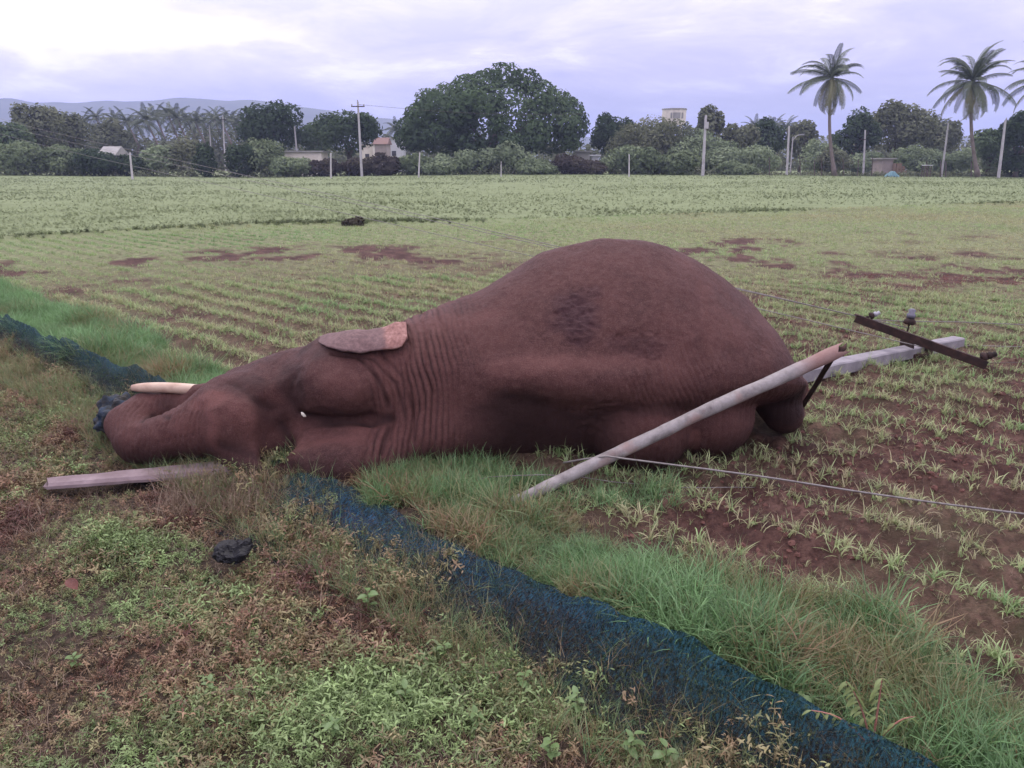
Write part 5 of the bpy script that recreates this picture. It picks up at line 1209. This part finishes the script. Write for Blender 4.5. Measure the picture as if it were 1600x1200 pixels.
def house(name, x0, x1, pt, pb, Y, m, roofm, label, cat='house', wins=(), gable=False, dep=5):
    cx = W((x0+x1)/2, 252, Y)[0]; root = empty(name, (cx, Y, 0)); tag(root, label, cat); hw = (x1-x0)/2/F*Y*CT; zt = W(x0, pt, Y)[2]
    obj('wall', mesh_np('wall', *box(-hw, hw, -dep/2, dep/2, -.3, zt), m, False), root)
    if gable:
        V = [(-hw-.3, -dep/2-.3, zt+.02), (hw+.3, -dep/2-.3, zt+.02), (hw+.3, dep/2+.3, zt+.02), (-hw-.3, dep/2+.3, zt+.02), (-hw-.3, 0, zt+1.3), (hw+.3, 0, zt+1.3)]
        Fq = [(0, 1, 5, 4), (2, 3, 4, 5), (0, 4, 3), (1, 2, 5), (0, 3, 2, 1)]
        obj('roof', mesh_np('roof', V, Fq, roofm, False), root)
    else: obj('roof', mesh_np('roof', *box(-hw-.3, hw+.3, -dep/2-.3, dep/2+.3, zt+.003, zt+.2), roofm, False), root)
    for (fx, wz, ww, wh) in wins:
        f = obj('window', mesh_np('window', *box(fx*hw-ww/2, fx*hw+ww/2, -dep/2-.04, -dep/2-.003, wz, wz+wh), M_dark, False), root)
    return root
house('house', 590, 608, 226, 250, 150, M_pinkp, M_roofr, 'pink house with red roof in the gap left of the huge tree', wins=((-.4, 2.5, .8, 1), (.4, 2.5, .8, 1)), gable=True)
house('house', 570, 586, 226, 250, 155, M_cream, M_sheet, 'small cream house just left of the pink house', wins=((0, 2.4, .8, .9),))
house('house', 612, 632, 218, 250, 165, M_whitep, M_sheet, 'white house right of the pink house', wins=((-.3, 3, .9, 1),))
house('shed', 447, 508, 238, 262, 113, M_cream, M_sheet, 'long low shed with a pale sheet roof before the dark trees', 'shed', gable=False, dep=4)
house('shed', 168, 190, 243, 262, 115, M_dark, M_sheet, 'small shed with a pale roof left of the leaning short post', 'shed', gable=True, dep=4)
house('hut', 924, 934, 244, 262, 112, M_whitep, M_whitep, 'tiny white hut right of the huge tree', 'hut', dep=2)
house('hut', 899, 920, 238, 262, 120, M_sheet, M_sheet, 'grey hut half hidden right of the huge tree', 'hut', dep=3)
house('shed', 1372, 1388, 249, 274, 112, M_pinkp, M_sheet, 'pinkish shed with a pale post at its side', 'shed', dep=3)
house('shed', 1342, 1362, 238, 262, 128, M_whitep, M_sheet, 'pale low shed behind the pole right of the first coconut palm', 'shed', dep=3)
def bits():
    Y = 110; b = W(1405, 272, Y); root = empty('brick_heap', (b[0], Y, 0)); tag(root, 'reddish heap of bricks beside the pinkish shed', 'brick heap')
    rg = random.Random(2); me = mesh_np('brick', *box(-.19, .19, -.14, .14, -.10, .10), M_brick, False)
    for r_ in range(8):
        for k in range(5-r_//3):
            obj('brick', me, root, loc=((k-2)*.41+rg.uniform(-.05, .05), rg.uniform(-.05, .05), .10+r_*.205), rot=(0, 0, rg.uniform(-.1, .1)))
    b = W(1394, 270, 100); V = []; Fs = []
    for i in range(16):
        for j in range(8):
            u, v_ = i/15*2-1, j/7*2-1; V.append((u*.7, v_*.6, .6*max(0, (1-u*u*.9))*(1-v_*v_)**.5+.15*math.sin(i*1.7+j)))
    Fs = [(i*8+j, (i+1)*8+j, (i+1)*8+j+1, i*8+j+1) for i in range(15) for j in range(7)]
    o = obj('tarpaulin', mesh_np('tarpaulin', V, Fs, M_bluet), loc=(b[0], 100, 0)); tag(o, 'blue green tarpaulin heap at the field edge below the pinkish shed', 'tarpaulin')
    b = W(1447, 270, 102); root = empty('table', (b[0], 102, 0)); tag(root, 'rough table with pale top on thin legs at the field edge', 'table')
    obj('tabletop', mesh_np('tabletop', *box(-.5, .5, -.4, .4, 1.35, 1.45), M_whitep, False), root)
    for sx in (-.4, .4):
        for sy in (-.3, .3): obj('leg', mesh_np('leg', *box(sx-.05, sx+.05, sy-.05, sy+.05, -.1, 1.347), M_postd, False), root)
bits()
# grassy lumps and the dark heap in the middle of the field
def heap():
    c_ = G(553, 352); L = [((0, 0, .08), (.32, .22, .16)), ((.15, .05, .1), (.18, .15, .18)), ((-.2, 0, .05), (.2, .15, .1))]
    o = obj('grass_heap', foliage('grass_heap', L, 900, .05, FM['brown'], 3, .3), loc=(c_[0], c_[1], 0)); tag(o, 'small dark heap of dry weeds in the middle of the field', 'weed heap')
heap()
